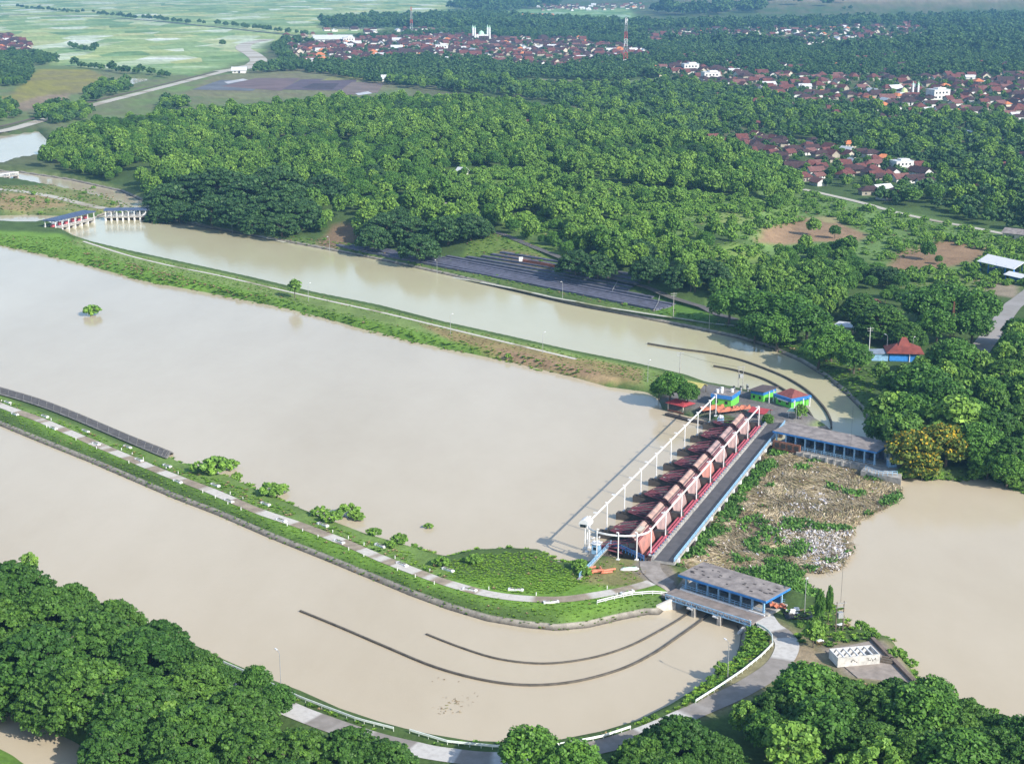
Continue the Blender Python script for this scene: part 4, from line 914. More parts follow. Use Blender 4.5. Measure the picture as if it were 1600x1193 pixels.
CLEAR = [[(670, 282), (700, 266), (860, 268), (1010, 296), (1100, 302), (1125, 336), (1010, 342), (850, 322), (690, 316)], [(925, 346), (1060, 335), (1090, 372), (1075, 395), (960, 382)], [(770, 340), (850, 335), (880, 365), (820, 372)], [(1090, 425), (1190, 420), (1200, 440), (1110, 445)]]
for pl in CLEAR: avoid_poly(pl, 0)
avoid_poly([(1065, 392), (1150, 372), (1215, 398), (1190, 425), (1120, 432)], 0)
avoid_poly([(830, 360), (900, 372), (890, 385), (830, 378)], 0)
avoid_poly([(1180, 382), (1195, 350), (1262, 308), (1300, 300), (1600, 372), (1700, 395), (1700, 460), (1600, 450), (1520, 445), (1400, 432), (1340, 392)], 2)
avoid_poly([(1030, 462), (1060, 470), (1120, 490), (1110, 506), (1025, 490)], 2)

# ---------------------------------------------------------------- buildings and small things
def bld(name, label, a, b, depth, h, cat='building', zb=None, group=None):
    """front wall from pixel a to pixel b on the ground; returns root, width; local x along the front, y away from the camera"""
    A, B = G(*a), G(*b); d = B[:2]-A[:2]; L = float(np.linalg.norm(d)); yaw = math.atan2(d[1], d[0])
    t = thing(name, label, cat, (A[0], A[1], A[2] if zb is None else zb), yaw, group); return t, L
def windows(t, L, z, n, w=1.0, h=1.0, m=None, y=-.03):
    for i in range(n): MB().box((L*(i+.5)/n, y, z), (w, .1, h)).build('window', m or m_glass, t)
def posts(t, pts, h, w, m):
    for x, y in pts: MB().box((x, y, h/2), (w, w, h)).build('post', m, t)
# quay buildings at the far end of the barrage
t, L = bld('green_building', 'lime green house with blue parapet nearest the monorail end', (1112, 633), (1142, 637), 8, 3)
MB().box((L/2, 4, 1.4), (L, 8, 2.8)).build('wall', m_green, t); MB().box((L/2, 4, 3.45), (L+.7, 8.7, 1.3)).build('parapet', m_blue, t); MB().box((L/2, 4, 4.13), (L+.1, 8.1, .12)).build('roof', m_roofslab, t)
windows(t, L, 1.6, 2); a = MB()
for x, y in ((1.2, 2), (2.6, 2.4), (1.6, 5.5), (L-1.5, 5)): MB().tube([(x, y, 4.1), (x, y, 5.4)], .55, 10).build('water_tank', m_white, t)
t, L = bld('blue_hut', 'dark roofed blue and lime hut between the two blue green houses', (1173, 624), (1192, 628), 8, 3)
MB().box((L/2, 4, 1.2), (L, 8, 2.4)).build('wall', m_green, t); MB().box((L/2, 4, 2.9), (L+.2, 8.2, 1.1)).build('parapet', m_blue, t); MB().box((L/2, 4, 3.6), (L+1.6, 9.4, .2), 0, 0, .05).build('roof', M('dark brown sheet', (.12, .085, .08), .7, .3, .6), t); windows(t, L, 1.3, 2, .8); posts(t, [(L+2.3, .2), (L+2.3, 3)], 4.2, .25, m_white)
t, L = bld('red_hip_house', 'blue and lime house with red hipped roof at the canal bend', (1212, 630), (1236, 638), 8, 3)
MB().box((L/2, 4, 1.2), (L, 8, 2.4)).build('wall', m_green, t); MB().box((L/2, 4, 2.95), (L+1.4, 9.2, 1.1)).build('parapet', m_blue, t)
r_ = MB().hip(L, 8, 2.0, 3.55, .1, .25).build('roof', M('brown red sheet roof', (.24, .07, .06), .7, .35, .8), t); r_.location = (L/2, 4, 0); windows(t, L, 1.4, 2, 1.2); MB().box((L/2, -.3, 2.2), (L*.7, .5, .5)).build('sign_board', m_white, t)
posts(t, [(L+1.6, 0), (L+1.6, 4), (L+1.6, 7)], 3.3, .28, m_white)
t, L = bld('mint_stall', 'little stall with pale mint roof on the quay edge', (1232, 652), (1248, 655), 3.5, 2.4, 'stall')
posts(t, [(0, 0), (L, 0), (0, 3.2), (L, 3.2)], 2.3, .15, m_white); MB().box((L/2, 1.6, 2.4), (L+.8, 4.2, .18), 0, 0, .06).build('roof', m_mint, t); MB().box((L/2, 1.6, .5), (L, 1.2, 1)).build('counter', m_conc, t)
t, L = bld('yellow_shelter', 'open shelter with pale yellow roof behind the dark bushy trees', (1072, 612), (1094, 616), 4, 3, 'shelter')
posts(t, [(0, 0), (L, 0), (0, 4), (L, 4)], 2.6, .2, m_wood); r_ = MB().gable(L, 4, 1.0, 2.6, .5, .12).build('roof', m_yel, t); r_.location = (L/2, 2, 0)
t, L = bld('red_shelter', 'open shelter with red sheet roof at the river end of the quay', (1044, 641), (1067, 646), 5, 3, 'shelter')
posts(t, [(0, 0), (L, 0), (0, 5), (L, 5)], 2.9, .28, m_cream); r_ = MB().hip(L, 5, 1.3, 2.9, .8, .55, .15).build('roof', m_red, t); r_.location = (L/2, 2.5, 0); MB().box((L/2, 2.5, .25), (L+.6, 5.4, .5)).build('floor_slab', m_brick, t); a = MB()
for x in (1, 2.2, L-1): MB().box((x, 1.6, .85), (.7, .7, .7)).build('bench', m_cream, t)
t, L = bld('dark_red_shelter', 'low dark red roof beside the far end of the monorail', (1172, 652), (1194, 656), 5, 3, 'shelter')
posts(t, [(0, 0), (L, 0), (0, 5), (L, 5)], 2.3, .2, m_wood); r_ = MB().gable(L, 5, .9, 2.3, .6, .12).build('roof', m_red, t); r_.location = (L/2, 2.5, 0)
for a, b, w_, lb in ((1112, 643, 4.6, 'orange tarpaulin stretched left of the blue pump'), (1136, 646, 4.2, 'orange tarpaulin stretched behind the blue pump'), (1158, 643, 3.2, 'small orange tarpaulin close to the dark red roof')):
    g = G(a, b); t = thing('tarpaulin', lb, 'tarpaulin', (g[0], g[1], g[2]), .1*w_, 'orange tarpaulins on the quay'); n = 7; v = []; f = []
    for i in range(n):
        for j in range(n): x, y = (i/(n-1)-.5)*2*w_, (j/(n-1)-.5)*4.4; v.append((x, y, 1.9-.5*math.cos(i*2.1)*math.sin(j*1.3)-.15*abs(j-3)))
    for i in range(n-1):
        for j in range(n-1): f.append((i*n+j, (i+1)*n+j, (i+1)*n+j+1, i*n+j+1))
    a_ = MB(); a_.add(v, f); a_.build('sheet', m_orange, t); posts(t, [(-w_+.2, -2), (w_-.2, -2), (-w_+.2, 2), (w_-.2, 2)], 1.8, .1, m_wood)
c = W(S0+PITCH*8+1, -119); t = thing('blue_pump', 'pale blue hoist machine on the quay by the last gate arm', 'machine', (*c, 2.3), YAW)
MB().box((0, 0, .9), (2.2, 1.8, 1.8)).build('casing', m_ltblue, t); MB().tube([(-.8, 0, 1.8), (-.8, 0, 3)], .25, 8).build('chimney', m_white, t); MB().box((.4, 0, 2.1), (1.1, 1.4, .7)).build('motor', m_white, t)
t = thing('clutter_heap', 'clutter of grey drums and posts on the flat between the blue roofs', 'clutter', G(1158, 610), .4)
for i in range(8): MB().tube([(i*1.1-4, (i*37 % 5)-2, -.2), (i*1.1-4, (i*37 % 5)-2, 1.4)], .4, 8).build('drum', m_metal if i % 2 else m_black, t)
# joglo pavilion
g = G(1411, 560); t = thing('joglo_pavilion', 'pavilion with tall red joglo roof and bright blue wall', 'pavilion', g, -.12); t.scale = (.88, .88, .88)
MB().box((0, 0, 1.9), (12.5, 11, 3.8)).build('wall', m_blue, t)
a = MB(); a.hip(14, 12, 3.2, 3.9, 1.0, .38); a.build('lower_roof', M('red clay roof', (.23, .055, .04), .8, .4, .5), t)
a = MB(); a.hip(5.6, 5, 4.0, 5.6, .2, .35); a.build('upper_roof', M('red clay top roof', (.25, .06, .045), .8, .4, .5), t)
MB().box((-3, -5.55, 1.6), (7, .2, 2.6)).build('banner_wall', M('bright blue banner', (.05, .28, .75), .5, .2, 1), t)
MB().box((-10.5, -1.5, 3.3), (8, 9, .22), 0, 0, .05).build('side_roof', M('blue grey sheet', (.30, .36, .44), .5, .3, .5), t); MB().box((-10.5, -1.5, 1.6), (7, 8, 3.2)).build('side_wall', m_ltblue, t)
posts(t, [(6.3, -5.6), (2.0, -5.8)], 3.6, .3, m_white); avoid_poly([(1340, 592), (1352, 545), (1412, 525), (1446, 552), (1425, 592)], 2)
# white roofed shed
t, L = bld('white_shed', 'open shed with big white roof and blue posts at the right edge', (1531, 424), (1583, 436), 12, 4, 'shed')
posts(t, [(L*i/4, y) for i in range(5) for y in (0, 11)], 5.6, .5, m_blue); r_ = MB().gable(L, 11.5, 2.4, 5.6, 1.2, .2).build('roof', m_white, t); r_.location = (L/2, 5.7, 0); MB().box((L/2, 7, 1), (L*.8, 6, 2)).build('stacked_goods', m_dkblue, t)
t, L = bld('white_shed', 'smaller white roofed shed in front of the big white one', (1571, 438), (1597, 444), 6, 3, 'shed')
posts(t, [(0, 0), (L, 0), (0, 6), (L, 6)], 3.2, .35, m_blue); r_ = MB().gable(L, 6, 1.0, 3.2, .9, .15).build('roof', m_white, t); r_.location = (L/2, 3, 0); MB().box((L/2, 3, 1), (L*.9, 3, 1.8)).build('counter', m_blue, t); avoid_poly([(1490, 462), (1515, 395), (1625, 395), (1625, 490), (1560, 482)], 2)
# houses amid the right wood and on the hill
for a, b, dp, h, lb, wm, rm, kind in [((1303, 521), (1330, 524), 8, 3.2, 'grey flat roofed house between the canal trees and the dark rain trees', m_cream, m_zinc, 0), ((1338, 484), (1362, 487), 8, 3.2, 'brown roofed house half hidden above the grey flat roofed one', m_cream, m_tile4, 1), ((686, 331), (722, 333), 9, 3, 'long grey roofed hut on the wooded hill', m_wood, m_roofslab, 1), ((752, 338), (775, 340), 7, 2.6, 'small white roofed hut just right of the hill hut', m_plaster, m_zinc, 1), ((713, 273), (724, 274), 5, 3, 'tiny white hut at the hill clearing', m_plaster, m_zinc, 1), ((1566, 372), (1600, 376), 9, 3.5, 'grey roofed house at the right edge by the village lane', m_cream, m_roofslab, 1), ((812, 196), (824, 197), 8, 3, 'red roofed hut alone in the upper wood', m_cream, m_tile, 1)]:
    t, L = bld('house', lb, a, b, dp, h, 'house'); MB().box((L/2, dp/2, h/2-.3), (L, dp, h+.6)).build('wall', wm, t)
    r_ = (MB().gable(L, dp, 1.9, h, .8, .18) if kind else MB().box((0, 0, h+.1), (L+1.4, dp+1.4, .25))).build('roof', rm, t); r_.location = (L/2, dp/2, 0); windows(t, L, 1.5, 3, 1.1, 1.2)
    avoid_poly([(a[0]-4, a[1]+8), (a[0]-2, a[1]-8), (b[0]+2, b[1]-8), (b[0]+4, b[1]+8)], 1)
# stepped terraces facing the canal
t = thing('stepped_terrace', 'long dark grey stepped seating terrace facing the upper canal', 'terrace', G(770, 430))
A0, B0 = G(560, 396)[:2], G(1022, 486)[:2]; ex_ = (B0-A0)/np.linalg.norm(B0-A0); ey_ = np.array([-ex_[1], ex_[0]]); LT = np.linalg.norm(B0-A0)
for j in range(11):
    u0 = [-.1, -.06, -.02, .04, .1, .17, .24, .3, .34, .36, .38][j]; u1 = 1.0 if j < 5 else (.85 if j > 5 else .93)
    a = MB(); p0_ = A0+ex_*LT*u0+ey_*(1+j*2.75); p1_ = A0+ex_*LT*u1+ey_*(1+j*2.75); n = 24; ps = [p0_+(p1_-p0_)*i/n for i in range(n+1)]; hs = land(np.array(ps))[0]+.85
    hs = np.convolve(np.pad(hs, 4, 'edge'), np.ones(9)/9, 'valid')
    for k_ in range(n):
        q0, q1 = ps[k_], ps[k_+1]; e_ = ey_*2.45; a.prism([q0, q1, q1+e_, q0+e_], [hs[k_]-1.6, hs[k_+1]-1.6, hs[k_+1]-1.6, hs[k_]-1.6], [hs[k_], hs[k_+1], hs[k_+1], hs[k_]])
    a.build('step', m_seat, t, True)
rail_fence('terrace_rail', 'thin pale rail at the right end of the stepped terrace', [G(1022, 488)[:2], G(1028, 476)[:2], G(1031, 464)[:2]], 1.2, m_metal, None, 2)
rail_fence('terrace_rail', 'short pale rail climbing the terrace where it steps back', [G(957, 456)[:2], G(965, 441)[:2]], 1.2, m_metal, None, 2)
t = thing('orange_wall', 'low rust orange wall at the top of the terrace under the trees', 'wall', G(842, 414)); a = MB()
for p, q in (((812, 410), (840, 414)), ((840, 414), (872, 421))):
    p, q = G(*p), G(*q); a.prism([p[:2], q[:2], q[:2]+ey_*.5, p[:2]+ey_*.5], [p[2]-.5, q[2]-.5]*2, [p[2]+1.7, q[2]+1.7]*2)
a.build('wall_face', M('rust orange brick', (.36, .12, .06), .9, .4, .6), t, True)
for a, b, lb in ((814, 411, 'small white sign at the left end of the orange wall'), (909, 429, 'small white sign below the twin umbrella trees')):
    t = thing('sign', lb, 'sign', G(a, b)); MB().box((0, 0, .7), (.15, .15, 1.6)).build('post', m_metal, t); MB().box((0, -.1, 2.0), (2.0, .12, 2.2)).build('panel', m_white, t)
# lamps
def lampm():
    t = thing('street_lamp', '', 'street lamp'); MB().tube([(0, 0, -.5), (0, 0, 7.6)], .11, 6, 0, .07).build('pole', m_metal, t)
    MB().tube([(0, 0, 7.5), (.2, 0, 8.0), (1.3, 0, 8.3)], .06, 5).build('arm', m_metal, t); MB().box((1.5, 0, 8.27), (.9, .3, .16)).build('lamp_head', m_white, t); return t
l0 = lampm(); first = True
for a, b, rz, lb in [(363, 366, 4.2, 'street lamp on the north bank below the far dark trees'), (515, 393, 4.2, 'street lamp on the north bank beside the bare soil patch'), (683, 431, 4.2, 'street lamp in front of the left end of the terraces'), (879, 467, 4.2, 'street lamp in front of the middle of the terraces'), (1108, 514, 4.2, 'street lamp on the north bank near the bright round trees'), (482, 471, 1, 'lamp on the grassy strip right of the lone small tree'), (704, 522, 1, 'lamp half way along the grassy strip'), (848, 552, 1, 'lamp on the brown part of the grassy strip'), (1012, 598, 1, 'lamp on the grassy strip close to the dark bushes'), (439, 1074, 2.2, 'white lamp on the near road by the left wood'), (1257, 958, 1.2, 'white lamp by the white heap right of the lower gatehouse'), (1137, 1058, 2, 'lamp on the weedy bank inside the road bend'), (1265, 1135, 1, 'lamp sticking out of the near right wood'), (1425, 560, 1, 'lamp right of the joglo roof'), (1385, 556, 2, 'lamp left of the joglo roof'), (1243, 668, 2, 'slim lamp on the quay behind the upper gatehouse'), (1393, 722, .5, 'lamp beside the blue kiosk')]:
    g = G(a, b)
    if first: l0['label'] = lb; l0['group'] = 'street lamps'; l0.location = tuple(g); l0.rotation_euler[2] = rz; first = False
    else: dup(l0, g, rz, lb)
# power poles, masts, flagpoles
def ppole(a, b, h, lb, twin=False, m=None):
    g = G(a, b); t = thing('power_pole', lb, 'utility pole', g, .3); m = m or m_conc
    for x in ((-.9, .9) if twin else (0,)): MB().tube([(x, 0, -.5), (x, 0, h)], .16, 6, 0, .1).build('pole', m, t)
    a_ = MB().box((0, 0, h-.5), (3.0, .14, .16)); a_.build('crossarm', m_metal, t); MB().box((0, 0, h-1.4), (2.4, .14, .14)).build('crossarm', m_metal, t)
    if twin: MB().box((0, -.1, h*.55), (1.3, .9, 1.4)).build('transformer', m_metal, t)
    return g, h
p1 = ppole(1062, 584, 8.5, 'power pole rising from the dark bushes on the strip'); p2 = ppole(1157, 607, 8.5, 'twin pole transformer behind the lime green house', True)
p3 = ppole(1311, 985, 7.2, 'twin wooden poles at the pool edge by the creeper trees', True, m_wood); ppole(1052, 496, 11, 'tall power pole right of the stepped terrace'); ppole(1358, 548, 9.5, 'white power pole left of the joglo pavilion', False, m_white)
def cable(p, q, lb, sag=1.5):
    p = np.array(p, float); q = np.array(q, float); a = MB(); pts = [p+(q-p)*u-np.array([0, 0, sag*4*u*(1-u)]) for u in np.linspace(0, 1, 12)]
    a.tube([x-p for x in pts], .035, 4); o = link('power_cable', a.mesh('power_cable'), m_black, None, p); tag(o, lb, 'cable')
cable(p3[0]+[0, 0, 7], (*W(S0+PITCH*8+14, -78), 9), 'thin cable slung from the twin wooden poles across the right pool', 2.0); cable(p1[0]+[0, 0, 8], p2[0]+[0, 0, 8], 'thin cable between the bush pole and the transformer', .8)
def lattice(name, lb, a, b, h, w0, w1, mats, nsec, cat):
    g = G(a, b); t = thing(name, lb, cat, g)
    for k_ in range(nsec):
        z0, z1 = h*k_/nsec, h*(k_+1)/nsec; wa, wb = [w0+(w1-w0)*z/h for z in (z0, z1)]; a_ = MB(); r_ = max(.06, w0*.045); c4 = [(-1, -1), (1, -1), (1, 1), (-1, 1)]
        for i in range(4):
            p, q = c4[i], c4[(i+1) % 4]; a_.tube([(p[0]*wa/2, p[1]*wa/2, z0), (p[0]*wb/2, p[1]*wb/2, z1)], r_, 4); a_.tube([(p[0]*wa/2, p[1]*wa/2, z0), (q[0]*wb/2, q[1]*wb/2, z1)], r_*.6, 4); a_.tube([(q[0]*wa/2, q[1]*wa/2, z0), (p[0]*wb/2, p[1]*wb/2, z1)], r_*.6, 4); a_.tube([(p[0]*wb/2, p[1]*wb/2, z1), (q[0]*wb/2, q[1]*wb/2, z1)], r_*.6, 4)
        a_.build('tower_section', mats[k_ % len(mats)], t)
    return t, h
m_tred = M('red tower paint', (.55, .10, .08), .5, .2, 1)
t, h = lattice('radio_mast', 'rusty lattice mast standing among the right bank trees', 1487, 528, 15, 1.6, .3, [m_brick], 8, 'mast')
t, h = lattice('cell_tower', 'red and white lattice cell tower over the distant town', 977, 104, 68, 6.5, 2.2, [m_white, m_tred, m_metal], 7, 'tower')
for i in range(3): MB().box((1.6*cos(i*2.1), 1.6*sin(i*2.1), h-3-i), (1.2, 1.2, 3)).build('antenna', m_white, t)
t, h = lattice('cell_tower', 'faint grey lattice tower left of the distant mosque', 643, 50, 52, 6, 2, [m_metal, m_metal, m_tred], 6, 'tower')
# mosques and far halls
def mosque(name, lb, a, b, s, dome, mins):
    g = G(a, b); t = thing(name, lb, 'mosque', g, .2); MB().box((0, 0, 3*s), (14*s, 12*s, 6*s)).build('prayer_hall', m_plaster, t)
    bm = bpy.data.meshes.new('dome'); v = []; f = []; n = 14; k = 6
    for i in range(k):
        for j in range(n): r_ = 3.6*s*cos(i/k*pi/2)**.8; v.append((r_*cos(2*pi*j/n), r_*sin(2*pi*j/n), 6*s+4.2*s*sin(i/k*pi/2)))
    v.append((0, 0, 11*s))
    for i in range(k-1):
        for j in range(n): f.append((i*n+j, i*n+(j+1) % n, (i+1)*n+(j+1) % n, (i+1)*n+j))
    for j in range(n): f.append(((k-1)*n+j, (k-1)*n+(j+1) % n, k*n))
    a_ = MB(); a_.add(v, f); a_.build('dome', dome, t)
    for x, y in mins:
        mm = MB(); mm.tube([(x*s, y*s, 0), (x*s, y*s, 14*s)], 1.1*s, 8); mm = mm.build('minaret', m_white, t); mm2 = MB(); mm2.tube([(x*s, y*s, 14*s), (x*s, y*s, 15*s), (x*s, y*s, 17.5*s)], 1.3*s, 8, 0, .1); mm2.build('minaret_cap', m_mint, mm)
mosque('mosque', 'white mosque with pale green dome and two minarets in the middle village', 1412, 153, 1.05, M('pale green dome', (.55, .66, .30), .5, .2, .5), [(8, -4), (14, -4)])
mosque('mosque', 'distant mosque with four tall minarets in the town beyond the wood', 752, 62, 1.6, m_mint, [(-9, -7), (9, -7), (-9, 7), (9, 7)])
for a, b, L_, W_, h_, rm, lb in ((835, 31, 95, 50, 8, m_tile3, 'huge orange roofed hall far beyond the town'), (978, 46, 62, 40, 7, m_zinc, 'long pale domed hall behind the cell tower'), (520, 66, 70, 30, 7, m_zinc, 'long pale blue roofed warehouse at the left of the town'), (880, 40, 70, 20, 5, m_zinc, 'low pale hall right of the orange hall')):
    g = G(a, b); t = thing('factory_hall', lb, 'hall', g, .15); MB().box((0, 0, h_/2), (L_, W_, h_)).build('wall', m_plaster, t); MB().gable(L_, W_, h_*.9, h_, 2, .5).build('roof', rm, t)
# planters, posts and stones along the embankment path
def planterm():
    t = thing('planter', '', 'planter'); t.scale = (.85, .8, .75); MB().box((0, 0, .35), (3.6, 1.0, .7)).build('box', m_white, t); MB().box((0, 0, .71), (3.2, .66, .06)).build('soil', m_wood, t)
    MB().box((-1.95, 0, .3), (.5, 1.3, .6)).build('end_block', m_white, t); MB().box((1.95, 0, .3), (.5, 1.3, .6)).build('end_block', m_white, t); link('plant', PR['bush'][0][0], None, t).scale = (.5, .28, .4); return t
pl0 = planterm(); cps = [(72, 268), (215, 278), (255, 335), (410, 349), (460, 410), (610, 424), (665, 487), (800, 515), (850, 590), (1030, 607), (1095, 683), (1270, 697), (1345, 775), (1545, 797)]; cps = [(a/3.06, 560+b/3.06) for a, b in cps]+[(12, 629)]+[(420+a/2.5, 660+b/2.5) for a, b in [(210, 400), (275, 467), (435, 483), (520, 555), (700, 577), (785, 655), (965, 655), (1103, 703), (1400, 665)]]
empl = GP(EMB); near_ = ['far left end', 'revetment', 'river bushes', 'reed patch', 'abutment']
for i, (a, b) in enumerate(cps):
    g = G(a, b); k = int(np.argmin(((empl-g[:2])**2).sum(1))); k = min(max(k, 1), len(empl)-2); d = empl[k+1]-empl[k-1]; rz = math.atan2(d[1], d[0]); sdv = (g[0]-empl[k][0])*-d[1]+(g[1]-empl[k][1])*d[0]
    lb = f"white planter on the {'river' if sdv > 0 else 'canal'} side of the embankment path near the {near_[0 if a < 60 else 1 if a < 262 else 2 if a < 600 else 3 if a < 850 else 4]}"
    if i == 0: pl0['label'] = lb; pl0['group'] = 'white planters along the embankment path'; pl0.location = tuple(g); pl0.rotation_euler[2] = rz
    else: dup(pl0, g, rz, lb)
b0 = thing('bollard', 'short white post along the embankment path', 'bollard', (0, 0, 0), 0, 'white posts along the embankment path'); MB().box((0, 0, .4), (.2, .2, .9), 0, 0, 0, (.8, .8)).build('post', m_white, b0); n_ = 0
pe = smooth(empl, 10); tn = np.gradient(pe, axis=0); tn /= np.linalg.norm(tn, axis=1)[:, None]; sN = np.concatenate([[0], np.cumsum(np.linalg.norm(np.diff(pe, axis=0), axis=1))])
for s_ in np.arange(3, sN[-1]-6, 6.5):
    for sg in (-1, 1):
        if rng.random() < .55: continue
        x = np.interp(s_, sN, pe[:, 0])-sg*2.5*np.interp(s_, sN, tn[:, 1]); y = np.interp(s_, sN, pe[:, 1])+sg*2.5*np.interp(s_, sN, tn[:, 0])
        if n_ == 0: b0.location = (x, y, H(x, y))
        else: dup(b0, (x, y, H(x, y)))
        n_ += 1
# revetment on the river side of the embankment
t = thing('stone_revetment', 'dark ribbed stone revetment sloping into the river at the left', 'revetment', G(130, 665)); lo = PL([(-60, 592), (0, 609), (60, 627), (120, 650), (200, 684), (258, 707), (268, 712)], -.2)+[.4, .8]; hi = PL([(-66, 604), (0, 619), (60, 637), (120, 660), (200, 694), (252, 716), (262, 719)], 2.2)
lo, hi = smooth(lo, 5), smooth(hi, 5); a = MB(); md = lo+(hi-lo)*.45; n = len(lo); v = [(*p, -1.0) for p in lo]+[(*p, .35) for p in lo]+[(*p, 2.45) for p in md]+[(*p, 3.0) for p in hi]; a.add(v, [(k_*n+i, k_*n+i+1, k_*n+n+i+1, k_*n+n+i) for k_ in range(3) for i in range(n-1)]); a.build('slope_face', m_stone, t, True); a = MB()
for i in range(0, n): a.tube([(*lo[i], .4), (*md[i], 2.5), (*hi[i], 3.05)], .11, 4)
a.tube([(*p, .4) for p in lo], .22, 4); a.tube([(*p, 3.05) for p in hi], .25, 4); a.build('rib_grid', m_rib, t, True)
# guard rails on the near road and the white embankment fence
m_grail = M('white green rail paint', (.70, .76, .70), .5, .15, 1)
rail_fence('guard_rail', 'white guard rail inside the road bend by the canal mouth', [G(a, b)[:2] for a, b in [(1087, 1099), (1125, 1075), (1159, 1052), (1188, 1029), (1207, 1010), (1206, 995), (1197, 986), (1183, 979)]], .9, m_grail, None, 2.2, (1, .7), .14)
rail_fence('guard_rail', 'white guard rail along the bottom bank of the near canal', [G(a, b)[:2] for a, b in [(640, 1145), (700, 1163), (780, 1171), (870, 1168), (940, 1155), (985, 1140)]], .9, m_grail, None, 2.2, (1, .7), .14)
rail_fence('guard_rail', 'white guard rail beside the left wood at the near canal', [G(a, b)[:2] for a, b in [(325, 1028), (390, 1056), (470, 1094), (560, 1128), (615, 1142)]], .9, m_grail, None, 2.2, (1, .7), .12)
rail_fence('white_fence', 'white railing on the grass left of the canal bridge', [G(a, b)[:2] for a, b in [(933, 944), (960, 937), (990, 931), (1020, 929), (1046, 931)]], 1.0, m_white, None, 2.4, (1, .55), .12)
# bottom right yard
t = thing('broken_platform', 'bare concrete platform with raised edge at the right pool', 'platform', (*G(1370, 1035)[:2], 2.6)); pp = [P(a, b, 2.8) for a, b in [(1290, 1016), (1366, 999), (1432, 1067), (1340, 1058)]]
MB().prism(pp[::-1], -2, 2.8).build('slab', M('dusty slab', (.34, .29, .25), .9, .35, .4), t, True); a = MB(); d = pp[2]-pp[1]; nn_ = np.array([d[1], -d[0]])/np.linalg.norm(d)
a.prism([pp[1], pp[1]+nn_*.9, pp[2]+nn_*.9, pp[2]], 1.5, 3.5); a.prism([pp[2]-[1.5, 1.5], pp[2]+[1.2, 0], pp[2]+[1.2, 1], pp[2]-[1, .4]], 2.0, 3.4); a.build('edge_beam', M('brown edge beam', (.20, .15, .12), .9, .4, .5), t, True)
for k_ in (.1, .5, .95): q = pp[1]+d*k_; MB().box((*q, 0), (.6, .6, 5)).build('pile', m_dkconc, t, True)
t, L = bld('roofless_frame', 'white roofless concrete frame with open cells on the bare platform', (1308, 1043), (1374, 1037), 4.6, 3, 'ruin', 2.8); D_ = 4.6
MB().box((L/2, 0, 1.1), (L, .25, 2.2)).build('front_wall', M('weathered whitewash', (.58, .57, .54), .8, .35, .8), t); MB().box((L/2, D_, 1.1), (L, .25, 2.2)).build('rear_wall', m_plaster, t); a = MB(); a.box((.12, D_/2, 1.1), (.24, D_, 2.16)); a.box((L-.12, D_/2, 1.1), (.24, D_, 2.16)); a.build('end_wall', m_plaster, t)
for i in range(1, 6): MB().box((L*i/6, D_/2, 2.04), (.3, D_-.3, .3)).build('cross_beam', m_white, t)
a = MB()
for i in range(7): a.tube([(3+i*.55+(2 if i > 2 else 0), -.15, 1.0+.5*(i % 2)), (3.4+i*.55+(2 if i > 2 else 0), -.15, 1.5-.4*(i % 3)), (3.2+i*.6+(2 if i > 2 else 0), -.15, .9)], .06, 4)
a.build('scribble', m_black, t)
MB().box((L/2, D_/2, .05), (L-.4, D_-.4, .1)).build('inner_floor', m_dkconc, t)
g = G(1386, 1034); t = thing('timber_stack', 'brown stack of timber right of the white frame', 'timber stack', (g[0], g[1], 2.8), -.4)
for i in range(4): MB().box((0, i*.6-.9, .25+.25*(i % 2)), (2.6, .5, .4)).build('timber', m_wood, t)
t = thing('orange_sheet', 'crumpled orange red sheet at the corner of the lower gatehouse', 'sheet', G(1215, 952)); a = MB(); v = []; f = []
for i in range(6):
    for j in range(6): v.append((i*.8-2, j*.5-1.2, 1.4+.35*sin(i*2.3+j)-.12*i))
for i in range(5):
    for j in range(5): f.append((i*6+j, i*6+6+j, i*6+7+j, i*6+1+j))
a.add(v, f); a.build('cloth', m_orange, t); posts(t, [(-1.9, -1), (1.8, -1), (-1.9, 1.1), (1.8, 1.1)], 1.3, .1, m_wood)
t = thing('white_sacks', 'heap of white sacks on black sheeting by the pool lamp', 'sack heap', G(1238, 958))
for i in range(11):
    x, y, z = random.uniform(-1, 1), random.uniform(-.7, .7), .3+.42*(i//4); a = MB(); a.tube([(x-.6, y, z), (x-.3, y, z), (x+.3, y, z+.05), (x+.6, y, z)], .34, 7, 0, .25); a.build('sack', m_white, t)
t = thing('black_sheet', 'black plastic sheet spread around the white sacks', 'sheet', G(1246, 962)); a = MB(); v = [(x, y, .25+.18*sin(x*1.7)*cos(y*2)) for x in np.linspace(-3, 3.5, 8) for y in np.linspace(-2, 2.2, 7)]; a.add(v, [(i*7+j, i*7+7+j, i*7+8+j, i*7+1+j) for i in range(7) for j in range(6)]); a.build('plastic', m_black, t)
for a_, b_, lb in ((1281, 1003, 'small white crate frame on the grass below the twin wooden poles'), (1313, 978, 'white tank between the twin wooden poles')):
    t = thing('white_crate', lb, 'crate', G(a_, b_), .5); MB().box((0, 0, .5), (1.6, .9, .12)).build('top', m_white, t)
    for x, y in ((-.7, -.4), (.7, -.4), (-.7, .4), (.7, .4)): MB().box((x, y, .2), (.12, .12, .6)).build('leg', m_white, t)
t = thing('garden_wall', 'pale low wall running under the near right wood', 'wall', G(1310, 1160)); p, q = G(1283, 1148)[:2], G(1340, 1172)[:2]; MB().prism([p, q, q+[0, .4], p+[0, .4]], 2, 4.2).build('wall_face', m_pale, t, True)

